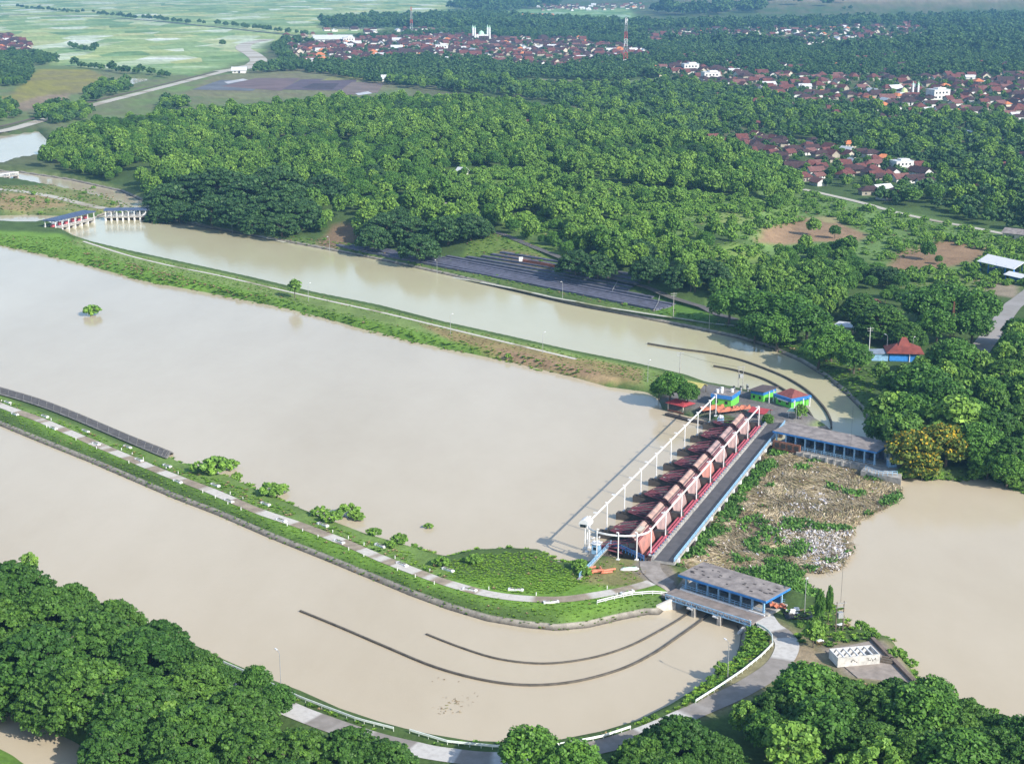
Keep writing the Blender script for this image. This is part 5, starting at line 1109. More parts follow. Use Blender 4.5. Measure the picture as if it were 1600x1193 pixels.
# ---------------------------------------------------------------- the straw raft
DEB = PL([(1212, 702), (1240, 706), (1280, 715), (1330, 727), (1380, 745), (1403, 756), (1409, 772), (1395, 790), (1365, 802), (1340, 815), (1326, 840), (1328, 862), (1318, 885), (1290, 896), (1262, 892), (1250, 905), (1274, 925), (1284, 945), (1262, 940), (1235, 925), (1150, 900), (1100, 882), (1062, 893), (1048, 884), (1125, 790)])
def lawn(q, px, soft): return sst(-sdist(q, PL(px))+(vnoise(q, 3, 4)-.5)*5+(vnoise(q, 8, 14)-.5)*8, -soft, soft)
GREENZ = [[(1044, 892), (1205, 696), (1214, 712), (1195, 745), (1158, 785), (1112, 838), (1085, 880), (1070, 895)], [(1175, 885), (1200, 868), (1250, 888), (1290, 940), (1262, 945), (1225, 925), (1140, 900), (1150, 893)], [(1380, 790), (1410, 765), (1400, 790)], [(1140, 830), (1170, 810), (1200, 830), (1260, 870), (1240, 885), (1190, 850)]]
WHITEZ = [[(1215, 835), (1260, 820), (1310, 835), (1328, 862), (1318, 888), (1285, 896), (1255, 888), (1235, 865)], [(1250, 760), (1290, 790), (1250, 830), (1215, 800)]]
q = points(None, 1.1, 5, DEB); zz = .15+.5*vnoise(q, 5, 8)*sst(-sdist(q, DEB), 0, 4)
gm_ = np.max([lawn(q, p, 1.5) for p in GREENZ], 0); wm_ = np.maximum(.85*lawn(q, WHITEZ[0], 5), .12*lawn(q, WHITEZ[1], 2))
def cloud(name, q, n, lmin, lmax, w, zbase, zr, flow, tint, mat, lb, cat, tilt=.15):
    i = rng.integers(0, len(q), n); c = q[i]+rng.normal(0, .7, (n, 2)); z = .1+.55*vnoise(c, 5, 8)+rng.uniform(0, zr, n)+zbase
    an = (vnoise(c, 9, 21)*2.6+vnoise(c, 30, 22)*2+rng.normal(0, .35, n)) if flow else rng.uniform(0, 6.28, n); l = rng.uniform(lmin, lmax, n)/2
    u = np.stack([cos_(an)*l, sin_(an)*l, rng.normal(0, tilt, n)*l], 1); v = np.stack([-sin_(an)*w, cos_(an)*w, rng.normal(0, .5, n)*w], 1)*rng.uniform(.6, 1.4, (n, 1))
    vv, ff = quads(np.column_stack([c, z]), u, v); me = mesh_arrays(name, vv, ff, tint(n, c)); o = struct(name, me, mat, 'stuff'); tag(o, lb, cat)
cos_, sin_ = np.cos, np.sin
m_straw = tintmat('floating straw', [(0, (.19, .13, .075)), (.25, (.32, .24, .135)), (.3, (.20, .23, .07)), (.40, (.34, .27, .15)), (.65, (.48, .385, .235)), (1, (.64, .55, .39))])
m_litter = tintmat('floating litter', [(0, (.35, .30, .28)), (.5, (.55, .51, .48)), (.9, (.74, .72, .71)), (1, (.30, .35, .55))])
i_ = np.where(gm_ < .55)[0]
mbq = MB(); ec = np.array([DEB[i] for i in range(len(DEB))]); gx, gy = np.arange(DEB[:, 0].min(), DEB[:, 0].max(), 1.0), np.arange(DEB[:, 1].min(), DEB[:, 1].max(), 1.0); X, Y = np.meshgrid(gx, gy); qq = np.stack([X.ravel(), Y.ravel()], 1); ds = -sdist(qq, DEB)+(vnoise(qq, 3, 31)-.5)*3; zq = np.minimum(.15+.5*vnoise(qq, 5, 8), ds*.3)
ny, nx = X.shape; i = (np.arange(ny-1)[:, None]*nx+np.arange(nx-1)[None]); f = np.stack([i, i+1, i+nx+1, i+nx], -1).reshape(-1, 4); f = f[(ds[f] > -1).any(1)]
struct('debris_raft', mesh_arrays('debris_raft', np.column_stack([qq, zq]), f, smoothf=True), M('matted brown debris', (.24, .17, .10), .95, .5, .6, dark=(.10, .075, .045)), 'stuff')
tag(bpy.data.objects['debris_raft'], 'matted brown raft of debris held against the barrage', 'debris')
cloud('straw', q[i_], 30000, .9, 3.4, .055, 0, .35, True, lambda n, c: np.clip(.5+.5*(vnoise(c, 4, 41)-.5)+rng.normal(0, .22, n), 0, 1), m_straw, 'loose straw and reed stalks covering the debris raft', 'straw')
i_ = np.where(wm_*(gm_ < .7) > rng.random(len(q)))[0]; cloud('litter', q[i_], 3400, .2, .7, .14, .15, .35, False, lambda n, c: rng.random(n), m_litter, 'pale plastic litter floating at the tip of the raft', 'litter', .5)
cloud('litter', q, 600, .2, .8, .14, .2, .35, False, lambda n, c: rng.random(n), m_litter, 'scattered pale litter over the straw raft', 'litter', .5)
gm_ *= 1-.6*lawn(q, GREENZ[3], 2)*(rng.random(len(q)) < .75)
i_ = np.where((gm_ > .5) | ((vnoise(q, 6, 51) > .78) & (rng.random(len(q)) < .7)))[0]
def wplant(n, c): return np.clip(.5+.6*(vnoise(c, 3, 61)-.5)+rng.normal(0, .18, n), 0, 1)
cloud('water_plants', q[i_], 13000, .4, .9, .2, .2, .6, False, wplant, leafmat('water hyacinth leaves', (.085, .20, .035), (.085, .20, .035)), 'green water plants growing along the raft edges', 'water plants', .8)
# specks of drift on the water
for (a, b), r_, n, nm in (((690, 1095), 7, 160, 'drift_specks'),):
    c = P(a, b); qd = c+rng.normal(0, r_*.5, (400, 2)); cloud(nm, qd, 150, .15, .7, .12, -.45, .02, False, lambda n, c: rng.random(n)*.3, m_straw, 'dark specks of drift floating in the near canal', 'drift', 0)

# houses -------------------------------------------------------
ROOFS = [m_tile, m_tile2, m_tile, m_tile2, m_tile4, m_tile3, m_zinc]
m_dull = M('dull cream wall', (.38, .34, .28), .85, .3, .6)
WALLS = [m_dull, m_plaster, m_cream, m_dull, m_plaster, m_cream, m_plaster]
HM = []
for i in range(10):
    k = i % 7; L_, W_, h_, rh = [(9, 7, 3, 2.6), (12, 7, 3, 2.4), (8, 8, 3.2, 3.2), (14, 8, 3.4, 2.8), (10, 7, 3, 2.2)][i % 5]
    a = MB().box((0, 0, h_/2-.3), (L_, W_, h_+.6)); 
    if i % 3 == 0: a.box((L_*.3, -W_/2-1.2, 1.2), (L_*.4, 2.4, 2.4))
    if i % 2 == 0: a.add([(-L_/2, -W_/2, h_), (-L_/2, W_/2, h_), (-L_/2, 0, h_+rh-.15)], [(0, 2, 1)]); a.add([(L_/2, -W_/2, h_), (L_/2, W_/2, h_), (L_/2, 0, h_+rh-.15)], [(0, 1, 2)])
    w_ = a.mesh('house_wall'); w_.materials.append(WALLS[k])
    b_ = MB(); (b_.gable(L_, W_, rh, h_, 1.0, .2) if i % 2 == 0 else b_.hip(L_, W_, rh, h_, 1.0, .4))
    if i % 3 == 0: b_.box((L_*.3, -W_/2-1.3, 2.5), (L_*.45, 3.0, .14))
    r_ = b_.mesh('house_roof'); r_.materials.append(ROOFS[k])
    d_ = MB()
    for x in (-L_*.3, 0, L_*.3): d_.box((x, -W_/2-.02, 1.3), (1.1, .08, 1.2 if x else 2.2))
    d_ = d_.mesh('house_window'); d_.materials.append(m_glass); HM.append((w_, r_, d_, L_))
    b_.v
wh = MB().box((0, 0, 3.4), (14, 10, 7.4)).box((2, 1, 7.6), (7, 6, 1.4)); wh = wh.mesh('block_wall'); wh.materials.append(m_plaster)
whr = MB().box((0, 0, 7.2), (14.6, 10.6, .25)); whr = whr.mesh('block_roof'); whr.materials.append(m_zinc)
d_ = MB()
for z in (1.8, 5):
    for x in (-5, -2, 1, 4): d_.box((x, -5.02, z), (1.4, .08, 1.4))
d_ = d_.mesh('block_window'); d_.materials.append(m_glass); HM.append((wh, whr, d_, 14))
HOUSES = []
def house(i, x, y, rz, label, group, s=1.0, part=True):
    w_, r_, d_, L_ = HM[i]; o = link('village_house', w_, [], None, (x, y, H(x, y))); o.rotation_euler = (0, 0, rz); o.scale = (s, s, s)
    tag(o, label, 'house', group); link('roof', r_, [], o)
    if part: link('window', d_, [], o)
    return o
# single houses one can tell apart
for i, a, b, rz, lb in [(5, 1327, 230, .2, 'house with a bright orange hipped roof standing apart left of the near village'), (5, 1380, 252, -.3, 'house with the brightest orange roof in the near village'), (10, 1408, 266, .3, 'white flat roofed house at the edge of the near village'), (10, 1110, 126, .2, 'big white two storey building left of the middle village'), (10, 1078, 112, .2, 'white block beside the big white building'), (6, 1378, 300, .5, 'house with a pale zinc roof by the village lane'), (3, 1405, 305, .5, 'long brown roofed house at the corner of the village lane'), (3, 1088, 226, .3, 'dark tiled house farthest left in the near village'), (10, 690, 80, .1, 'white block in the middle of the distant town'), (10, 545, 68, .2, 'big white warehouse at the left of the distant town'), (6, 620, 78, .1, 'pale roofed hall in the distant town'), (6, 608, 127, .2, 'lone white roofed shed among the ploughed fields'), (6, 374, 114, .1, 'white roofed shed where the levee road meets the pale channel'), (4, 1070, 92, .1, 'wide pink roofed hall above the white blocks'), (5, 500, 90, .3, 'orange roofed house at the left end of the distant town'), (10, 1465, 155, .4, 'white tall house right of the mosque'), (4, 1385, 158, .1, 'pink roofed house left of the mosque'), (1, 1420, 165, .1, 'long pale pink house in front of the mosque')]:
    g = G(a, b); s = 1.0 if g[1] < 1500 else 1.5
    house(i, g[0], g[1], rz, lb, None, s); HOUSES.append((g[0], g[1]))
ZH = [([(1085, 214), (1160, 208), (1260, 228), (1340, 240), (1440, 262), (1440, 300), (1380, 312), (1320, 300), (1220, 258), (1100, 236)], 14, 'tile roofed house in the near village by the meadow lane', 'houses of the near village', .46),
      ([(1020, 100), (1100, 108), (1200, 118), (1400, 122), (1640, 118), (1640, 198), (1560, 190), (1450, 185), (1330, 172), (1180, 150), (1060, 132)], 17, 'tile roofed house in the middle village round the mosque', 'houses of the middle village', .26),
      ([(990, 84), (1200, 92), (1450, 96), (1660, 92), (1660, 222), (1480, 214), (1400, 210), (1250, 190), (1060, 146)], 24, 'house scattered among the trees round the middle village', 'houses among the trees round the middle village', .30),
      ([(1090, 196), (1300, 205), (1480, 225), (1640, 250), (1640, 300), (1470, 320), (1320, 316), (1200, 262), (1080, 238)], 22, 'house half hidden in the trees round the near village', 'houses among the trees round the near village', .22),
      ([(440, 50), (700, 42), (1000, 52), (1480, 34), (1640, 40), (1640, 84), (1000, 112), (640, 108), (450, 110)], 34, 'small house scattered in the far groves', 'houses scattered in the far groves', .30),
      ([(1580, 150), (1700, 150), (1700, 200), (1580, 200)], 18, 'tile roofed house at the right edge below the middle village', 'houses at the right edge', .6),
      ([(450, 72), (540, 62), (700, 56), (900, 62), (1000, 78), (1030, 92), (930, 96), (860, 112), (760, 96), (640, 92), (560, 98), (470, 104)], 22, 'small house in the distant town beyond the wood', 'houses of the distant town', .6),
      ([(1000, 48), (1200, 46), (1420, 38), (1470, 52), (1400, 72), (1280, 78), (1150, 66), (1020, 70)], 30, 'small house in the far upper village under the hills', 'houses of the far upper village', .4),
      ([(-60, 58), (20, 56), (52, 76), (40, 86), (-60, 84)], 20, 'house in the hamlet at the left edge', 'houses of the left hamlet', .8),
      ([(830, 8), (1000, 4), (1010, 14), (850, 18)], 40, 'house in the farthest hamlet', 'houses of the farthest hamlet', .5)]
hp = []
for zi, (pl, sp, lb, gr, dn) in enumerate(ZH):
    q = points(pl, sp, 100+zi, jit=.3); q = q[(rng.random(len(q)) < dn*1.25) & (vnoise(q, 55, 60+zi)+.25*rng.random(len(q)) > .42)]
    for x, y in q:
        if all((x-a)**2+(y-b)**2 > 14**2 for a, b in HOUSES): hp.append((y, x, lb, gr))
hp.sort(); hidx = lambda: int(rng.choice(11, p=[.14, .165, .10, .14, .12, .03, .045, .12, .12, .02, 0]))
for y, x, lb, gr in hp[:280]:
    house(hidx(), x, y, .35+rng.normal(0, .15)+(pi/2 if rng.random() < .4 else 0), lb, gr, float(rng.uniform(.8, 1.15)*(1 if y < 1500 else 1.15)), y < 1500)
HOUSES += [(x, y) for y, x, _, _ in hp]
fh = hp[280:]
if fh:
    q = np.array([(x, y) for y, x, _, _ in fh]); z = land(q)[0]; hs = []
    for w_, r_, d_, L_ in HM: 
        me = bpy.data.meshes.new('far_house_source'); a = MB(); 
        for m_, k in ((w_, 0), (r_, 1)): a.add([v.co[:] for v in m_.vertices], [tuple(p.vertices) for p in m_.polygons], k)
        me = a.mesh('far_house_source'); me.materials.append(w_.materials[0]); me.materials.append(r_.materials[0]); hs.append(src('far_house_source', me))
    ii = np.array([hidx() for _ in fh]); s = rng.uniform(.95, 1.4, len(fh))
    scatter('distant_houses', hs, np.column_stack([q, z]), np.stack([s]*3, 1), rng.uniform(-.3, .3, len(fh))+(rng.random(len(fh)) < .4)*1.57+.3, ii, 'mass of tiny houses of the distant villages under the hills', 'houses')
print('houses', len(hp))
HQ = np.array(HOUSES)
def hfree(q, r):
    ok = np.ones(len(q), bool)
    for x, y in HQ:
        d = q-np.array([x, y]); ok &= (d**2).sum(1) > r*r
        L = math.hypot(x, y); u = np.array([x, y])/L; al = -(d@u); pe = np.abs(d@np.array([-u[1], u[0]]))   # keep the roofs from vanishing behind crowns
        ok &= ~((al > 0) & (al < 26) & (pe < 7) & (((q*1.7).sum(1)*7 % 10) > 4.5))
    return ok

# woods -------------------------------------------------------
WOOD = [([(228, 322), (400, 358), (600, 394), (800, 436), (1000, 468), (1110, 490), (1140, 470), (1185, 400), (1245, 345), (1262, 320), (1215, 268), (1100, 235), (1000, 196), (800, 168), (500, 168), (250, 190), (80, 228), (60, 262), (100, 268), (180, 285)], 6.8, 1),
        ([(1110, 440), (1190, 392), (1330, 402), (1372, 440), (1340, 470), (1290, 505), (1220, 480), (1140, 470)], 7.4, 2),
        ([(1330, 440), (1420, 425), (1560, 462), (1545, 500), (1440, 520), (1370, 500)], 14, 3), ([(1370, 590), (1520, 560), (1620, 540), (1900, 560), (1900, 735), (1640, 745), (1570, 740), (1500, 740), (1400, 735), (1365, 670)], 9, 4),
        ([(1560, 480), (1650, 440), (1900, 450), (1900, 560), (1680, 560), (1540, 590)], 10, 5)]
allp = []
for pl, sp, sd_ in WOOD:
    q = points(pl, sp, sd_); gn = vnoise(q, 26, 90); q = q[(gn < .70) | (rng.random(len(q)) < .15) | (q[:, 1] > 1250)]; q = q[free(q, 3)]; q = q[hfree(q, 9)]; allp.append(q)
MEAD = GP([(1195, 350), (1262, 308), (1300, 302), (1600, 374), (1700, 395), (1700, 450), (1600, 448), (1520, 440), (1400, 430), (1340, 392)])
for pl in [GP(c_) for c_ in CLEAR+[[(1035, 292), (1100, 305), (1200, 318), (1215, 350), (1180, 385), (1090, 372), (1040, 345)], [(1065, 392), (1150, 372), (1215, 398), (1190, 425), (1120, 432)]]]+[MEAD]:
    q = points(None, 15, 77, pl); q = q[rng.random(len(q)) < (.20 if pl is not MEAD else .08)]; allp.append(q)
q = np.concatenate(allp); q = q[np.argsort(np.hypot(q[:, 0], q[:, 1]))]
kn = vnoise(q, 70, 11); kr = rng.random(len(q))
kinds_ = np.where(kn+.5*(kr-.5) > .62, 3, np.where(kr < .55, 0, np.where(kr < .75, 1, 2)))     # dome / teak / light mixes in stands
NI = 240
for (x, y), k in zip(q[:NI], kinds_[:NI]):
    kd = ['teak', 'teak', 'light', 'dome'][k]; px = 800+F*x/(y*cos(TH)+CZ*sin(TH))
    w_ = 'between the lane and the meadow' if px < 1230 else 'in the wood right of the upper canal bend'
    g_ = 'trees between the lane and the meadow' if px < 1230 else 'trees right of the upper canal bend'
    tree(kd, x, y, float(rng.uniform(2.6, 4.4)), {'teak': 'leafy mid green tree ', 'light': 'slender light green tree ', 'dome': 'dark rounded tree '}[kd]+w_, g_)
q, kinds_ = q[NI:], kinds_[NI:]; z = land(q)[0]
fs = treesrc('teak')+treesrc('light')+treesrc('dome')+treesrc('umbrella')
ix = np.where(kinds_ == 3, 5+rng.integers(0, 2, len(q)), np.where(kinds_ == 2, 3+rng.integers(0, 2, len(q)), rng.integers(0, 3, len(q))))
s = (.42+.75*rng.random(len(q))**1.6)*(.8+.45*vnoise(q, 45, 33))*np.where(ix >= 5, .8, 1); ix = np.where((kn[NI:] > .8) & (rng.random(len(q)) < .35), 7+rng.integers(0, 2, len(q)), ix); s = np.where(ix >= 7, s*.8, s)
print('forest', len(q))
scatter('forest', fs, np.column_stack([q, z]), np.stack([s, s, s**.7*rng.uniform(.75, 1.25, len(q))], 1), rng.uniform(0, 6.28, len(q)), ix, 'dense green wood covering the low hill behind the upper canal', 'wood')
FARW = [([(440, 112), (480, 66), (560, 60), (700, 52), (770, 46), (900, 52), (1010, 66), (1150, 70), (1300, 78), (1420, 84), (1760, 84), (1760, 400), (1600, 364), (1440, 332), (1270, 288), (1220, 268), (1100, 232), (1000, 194), (860, 160), (760, 150), (620, 136), (470, 112)], 12.5, .92),
        ([(500, 36), (600, 30), (760, 26), (840, 32), (1000, 40), (1250, 36), (1450, 30), (1760, 22), (1760, 86), (1400, 86), (1000, 68), (880, 52), (760, 48), (620, 46), (510, 46)], 22, .9),
        ([(-60, 88), (30, 88), (52, 112), (40, 134), (-60, 140)], 11, 1), ([(-60, 86), (60, 84), (96, 98), (60, 104), (-60, 100)], 12, .9), ([(-60, 165), (20, 168), (32, 186), (-60, 200)], 11, .9), ([(58, 178), (90, 166), (140, 170), (148, 186), (90, 196), (60, 190)], 10, 1), ([(122, 160), (150, 134), (205, 130), (205, 142), (150, 160)], 12, .7), ([(250, 172), (262, 160), (290, 164), (290, 178)], 11, 1), ([(380, 98), (400, 100), (440, 66), (470, 62), (480, 110), (400, 116)], 14, .6),
        ([(700, 14), (760, 6), (870, 0), (880, 10), (760, 22)], 34, .8), ([(1020, 18), (1200, 14), (1190, 22), (1040, 26)], 40, .7), ([(1180, 6), (1330, 2), (1320, 10), (1200, 12)], 45, .25)]
fq = []
for i, (pl, sp, dn) in enumerate(FARW):
    p = points(pl, sp, 200+i); p = p[rng.random(len(p)) < dn]; p = p[land(p)[1] > 3]; sc_ = np.full(len(p), max(.9, sp/11.5)); fq.append(np.column_stack([p, sc_]))
for pl, sp in (([(0, 12), (27, 12)], 22), ([(33, 13), (121, 21)], 22), ([(128, 20), (145, 20)], 14), ([(154, 23), (211, 30)], 26), ([(222, 29), (297, 37)], 22), ([(310, 37), (320, 38)], 16), ([(338, 39), (480, 56)], 24), ([(128, 76), (145, 77)], 16), ([(115, 104), (210, 116)], 17), ([(225, 115), (262, 122)], 15), ([(350, 72), (372, 74)], 16), ([(345, 110), (352, 112)], 12), ([(1318, 16), (1330, 16)], 20), ([(105, 74), (140, 82)], 22), ([(505, 44), (640, 40)], 15), ([(640, 40), (840, 30)], 20), ([(505, 40), (640, 34)], 17)):
    w_ = GP(pl); L_ = np.linalg.norm(w_[1]-w_[0]); n = max(2, int(L_/sp)); u = np.linspace(0, 1, n)[:, None]; p = w_[0]+(w_[1]-w_[0])*u+rng.normal(0, 4, (n, 2)); fq.append(np.column_stack([p, np.full(n, 1.15)]))
fq = np.concatenate(fq); ok = hfree(fq[:, :2], 6.5)
for pl, sp, lb, gr, dn in ZH:
    v_ = (sdist(fq[:, :2], GP(pl)) < 4) & (not any(w in lb for w in ('among', 'scattered', 'half'))); ok &= ~(v_ & (rng.random(len(fq)) < np.where(fq[:, 1] > 2200, .72, np.where(fq[:, 1] > 1500, .42, .05)))); fq[v_, 2] *= .6
ok &= free(fq[:, :2], 2, .5)
for k_, d_, m_ in (('p', GP([(760, 138), (840, 122), (960, 130), (1010, 122), (1060, 128), (960, 142), (880, 138)]), 0), ('p', GP([(1180, 382), (1195, 350), (1262, 308), (1300, 300), (1600, 372), (1700, 395), (1700, 460), (1400, 432)]), 0)): ok &= sdist(fq[:, :2], d_) > 3
ok &= dline(fq[:, :2], GP([(1255, 296), (1300, 306), (1350, 318), (1400, 332), (1460, 345), (1520, 356), (1600, 372)])) > 7
fq = fq[ok]; n = len(fq); print('far', n)
z = land(fq[:, :2])[0]; s = fq[:, 2]*rng.uniform(.7, 1.25, n)
nearv = fq[:, 1] < 2000; ix = np.where(nearv & (rng.random(n) < .4), 3+rng.integers(0, 3, n), rng.integers(0, 3, n))
scatter('distant_trees', treesrc('far')+treesrc('teak'), np.column_stack([fq[:, :2], z-.3]), np.stack([s, s, s*rng.uniform(.75, 1.1, n)], 1), rng.uniform(0, 6.28, n), ix, 'countless trees filling the villages, groves and rows of the far plain', 'trees')

# ---------------------------------------------------------------- grass, weeds and reeds on the banks
def tuftm(seed, m, h, w, n):
    r = np.random.default_rng(seed); an = r.uniform(0, 6.28, n); rad = r.uniform(0, .55, n); ln = r.uniform(.2, .7, n); hh = h*r.uniform(.3, .8, n)
    base = np.stack([rad*np.cos(an), rad*np.sin(an), hh*.45], 1); v = np.stack([np.cos(an)*ln*.5, np.sin(an)*ln*.5, hh*.3], 1); u = np.stack([-np.sin(an)*w, np.cos(an)*w, np.zeros(n)], 1)
    vv, ff = quads(base, u, v); me = mesh_arrays('tuft', vv, ff, np.clip(r.normal(.5, .25, n), 0, 1)); me.materials.append(m); return src('tuft_source', me)
m_weed = leafmat('dark bank weeds', (.08, .19, .025), (.13, .27, .035), transl=.12)
TF = [tuftm(1, m_grass, .75, .09, 40), tuftm(2, m_grass, .6, .12, 34), tuftm(3, m_weed, .9, .13, 40), tuftm(4, m_dry, 1.0, .07, 40), src('weed_source', PR['bush'][0][0]), src('weed_source', PR['bush'][0][1])]
gp = []
def sow(q, mixw, smin, smax, zmin=-.05):
    if not len(q): return
    mixw = np.array(mixw, float)*[1, 1, 1, 1, .3, .3]; z = np.maximum(land(q)[0], zmin); k = rng.choice(6, len(q), p=mixw/mixw.sum()); s = rng.uniform(smin, smax, len(q)); s = np.where(k >= 4, s*.55, np.minimum(s, 1.25)); gp.append(np.column_stack([q, z-.05, s, k]))
def sow_poly(px, sp, mixw, a, b, seed, thr=0.0):
    q = points(px, sp, seed); q = q[vnoise(q, 6, seed) > thr]
    for ln, w_ in PATHS: q = q[dline(q, ln) > w_]
    sow(q, mixw, a, b)
def sow_shore(px, n, mixw, a, b, lo=-1.2, hi=2.5, thr=.25):
    p = smooth(PL(px), 4); s = np.concatenate([[0], np.cumsum(np.linalg.norm(np.diff(p, axis=0), axis=1))]); u = rng.uniform(0, s[-1], int(n*s[-1]))
    c = np.stack([np.interp(u, s, p[:, 0]), np.interp(u, s, p[:, 1])], 1); i = np.clip(np.searchsorted(s, u)-1, 0, len(p)-2); d = p[i+1]-p[i]; d /= np.linalg.norm(d, axis=1)[:, None]; nn = np.stack([-d[:, 1], d[:, 0]], 1)
    v = vnoise(c, 9, 77); off = rng.uniform(lo, hi, len(c)); q = c+nn*off[:, None]; sd = land(q)[1]; ok = (v > thr) & (sd > lo*1.2*sst(v, thr, .8)) & (sd < hi+2); sow(q[ok], mixw, a, b)
PATHS = [(GP(EMB), 2.1), (GP([(130, 377), (200, 399), (270, 416), (340, 430), (430, 451), (500, 467), (600, 489), (700, 513), (800, 537), (900, 561)]), 1.1), (GP(ROAD), 3.0), (GP([(240, 343), (330, 356), (430, 377), (500, 394), (600, 412), (700, 434), (800, 454), (900, 474), (1000, 491), (1060, 499), (1110, 506)]), 1.4)]
sow_poly(LOW[2:20]+EMB[::-1][:-1], 1.35, [6, 6, .4, .3, .04, .02], .35, .75, 301)
sow_poly([(0, 622), (60, 642), (200, 700), (262, 728), (370, 758), (470, 802), (580, 845), (700, 878), (700, 906), (660, 894), (540, 846), (400, 795), (262, 740), (130, 684), (0, 632)], 1.4, [4, 4, 2, 2, .1, .1], .5, 1.0, 302, .3)
sow_poly([(690, 880), (740, 866), (800, 863), (850, 865), (880, 888), (905, 890), (920, 905), (880, 926), (820, 928), (760, 918), (700, 900)], .9, [6, 6, .5, .15, .05, .05], .45, .85, 303)
sow_shore([(700, 874), (740, 864), (800, 862), (850, 864), (868, 876), (880, 884), (905, 886)], 3, [6, 5, 2, 0, .6, .6], 1.0, 1.8, -2.5, 2)
sow_shore([(270, 718), (290, 729), (370, 752), (400, 768), (470, 797), (520, 817), (580, 840), (640, 857), (680, 870)], 1.6, [3, 3, 3, .5, 2, 2], .8, 2.0, -2, 2, .4)
sow_poly(RIV[2:19]+[(1000, 603), (900, 575), (800, 552), (700, 527), (600, 503), (500, 478), (430, 455), (340, 434), (200, 403), (100, 372), (0, 366)], 2.3, [6, 6, .8, .8, .1, .08], .5, 1.1, 304, .12)
sow_shore(RIV[2:21], 1.3, [6, 6, 1, .3, .5, .4], .8, 1.6, -2.5, 3, .15)
sow_poly([(130, 395), (200, 410), (255, 424), (330, 446), (420, 464), (400, 470), (270, 446), (130, 412)], 2.2, [1, 1, 1.5, 4, .3, .3], 1.0, 2.0, 305, .35)
sow_poly([(640, 500), (760, 530), (900, 560), (1000, 578), (1010, 604), (880, 580), (700, 530)], 2.4, [1, 1, .5, 3, 0, 0], .4, .8, 306, .3)
sow_poly([(95, 362), (200, 396), (400, 440), (600, 484), (800, 532), (1000, 575), (1100, 603), (1040, 612), (900, 562), (700, 515), (500, 470), (300, 424), (130, 380)], 1.8, [3, 3, 1, 1, .1, .1], .4, .8, 307)
sow_poly([(1150, 1030), (1163, 1005), (1168, 985), (1183, 979), (1205, 995), (1200, 1012), (1160, 1045), (1090, 1095), (1040, 1115), (1085, 1080)], 1.1, [3, 3, 4, 0, 1.2, 1], .9, 1.8, 308)
sow_poly([(880, 1160), (990, 1134), (1040, 1110), (1080, 1100), (1000, 1140), (930, 1158), (640, 1160), (480, 1096), (330, 1024), (340, 1036), (480, 1104), (640, 1166)], 1.4, [3, 3, 3, .5, .3, .3], .6, 1.2, 309)
sow_poly([(905, 905), (940, 875), (1000, 882), (1010, 895), (985, 912), (920, 920)], 1.6, [3, 3, 1, 2, 0, 0], .4, .7, 310, .3)
sow_poly([(1240, 965), (1300, 945), (1340, 990), (1395, 1004), (1300, 1012), (1230, 1000)], 1.6, [3, 3, 3, 1, 1, 1], .7, 1.5, 311, .3)
sow_poly([(1225, 1050), (1260, 1042), (1330, 1062), (1400, 1070), (1440, 1075), (1500, 1110), (1240, 1060)], 1.6, [3, 3, 3, .5, .6, .6], .8, 1.6, 312)
sow_shore([(1300, 945), (1330, 985), (1395, 1002), (1440, 1068), (1500, 1096), (1600, 1140)], 1.4, [3, 3, 3, 0, 2, 2], 1.2, 2.2, -1.5, 3, .2)
sow_shore([(1600, 772), (1572, 762), (1560, 742), (1500, 749), (1450, 747), (1405, 747)], 3, [3, 4, 3, 0, 3, 3], 1.5, 3.2, -2, 7, .1)
sow_poly([(1505, 742), (1600, 720), (1680, 740), (1680, 790), (1600, 775), (1572, 764), (1555, 745)], 2.0, [3, 4, 3, 0, 3, 3], 1.5, 3.0, 313)
sow_poly([(240, 340), (400, 367), (600, 404), (800, 448), (1000, 489), (1150, 522), (1260, 560), (1340, 630), (1330, 600), (1250, 535), (1120, 500), (1000, 470), (800, 425), (600, 385), (480, 372), (400, 355), (240, 332)], 2.6, [3, 3, 2, 1, .3, .2], .6, 1.3, 314)
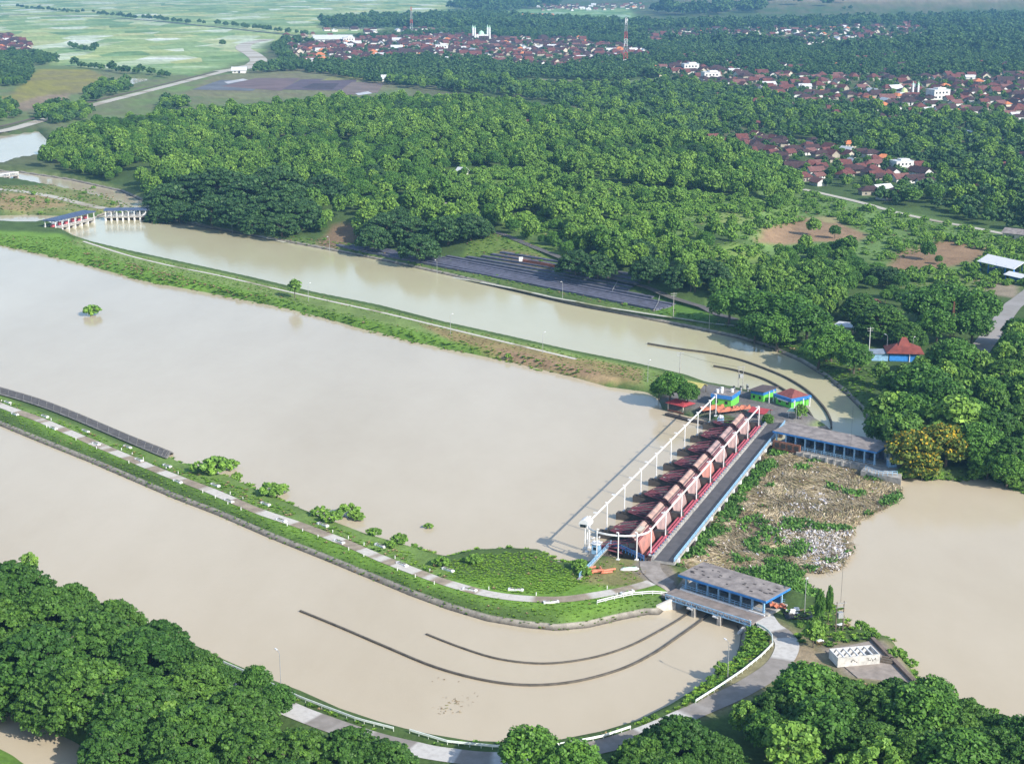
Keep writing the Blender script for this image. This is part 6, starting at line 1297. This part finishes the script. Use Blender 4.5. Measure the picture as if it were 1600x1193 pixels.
sow_poly([(735, 366), (800, 366), (900, 408), (950, 436), (880, 428), (790, 405), (725, 402)], 3, [4, 3, 1, 1, .3, .1], .7, 1.3, 315)
sow_poly([(700, 275), (790, 268), (860, 290), (840, 306), (740, 306), (690, 292)], 6, [1, 2, 2, 1, 2, 2], 1.5, 3.2, 316)
for i_, pl in enumerate(CLEAR): sow_poly(pl, 3.2, [3, 3, 2, .3, 6, 6], 1.0, 3.8, 340+i_, .2)
for i_, pl in enumerate(([(1040, 300), (1180, 310), (1270, 305), (1400, 335), (1600, 375), (1700, 395), (1700, 460), (1600, 450), (1520, 440), (1540, 395), (1480, 378), (1390, 410), (1340, 400), (1360, 365), (1280, 335), (1190, 360), (1180, 385), (1060, 345)], [(1075, 392), (1150, 376), (1205, 395), (1130, 422)], [(1400, 425), (1530, 412), (1560, 440), (1550, 465), (1440, 455)])):
    sow_poly(pl, 3.2, [4, 4, 2, .4, 5, 5], 1.0, 3.6, 320+i_, .3)
sow_poly([(0, 289), (150, 300), (235, 333), (165, 336), (80, 335), (0, 335)], 3.4, [2, 2, 3, 2, .6, .6], .9, 2.0, 330, .4)
sow_poly([(1180, 520), (1260, 560), (1330, 615), (1356, 650), (1400, 600), (1350, 560), (1250, 520)], 2.6, [3, 3, 3, .3, .5, .5], .7, 1.5, 331)
gq = np.concatenate(gp); n = len(gq); print('tufts', n); s = gq[:, 3]
scatter('grass', TF, gq[:, :3], np.stack([s, s, s*rng.uniform(.7, 1.2, n)], 1), rng.uniform(0, 6.28, n), gq[:, 4], 'grass, weeds and reeds covering the banks and strips', 'grass')

# ---------------------------------------------------------------- the air
hz, nt, _ = newmat('pale blue air'); nt.nodes.remove(nt.nodes['Principled BSDF'])
pv = nt.nodes.new('ShaderNodeVolumePrincipled'); pv.inputs['Color'].default_value = (.27, .60, 1, 1); pv.inputs['Density'].default_value = 9e-5; pv.inputs['Anisotropy'].default_value = .1
nt.links.new(pv.outputs[0], nt.nodes['Material Output'].inputs['Volume'])
struct('haze', MB().box((0, 6500, 240), (16000, 15000, 500)).mesh('haze'), hz, 'stuff')
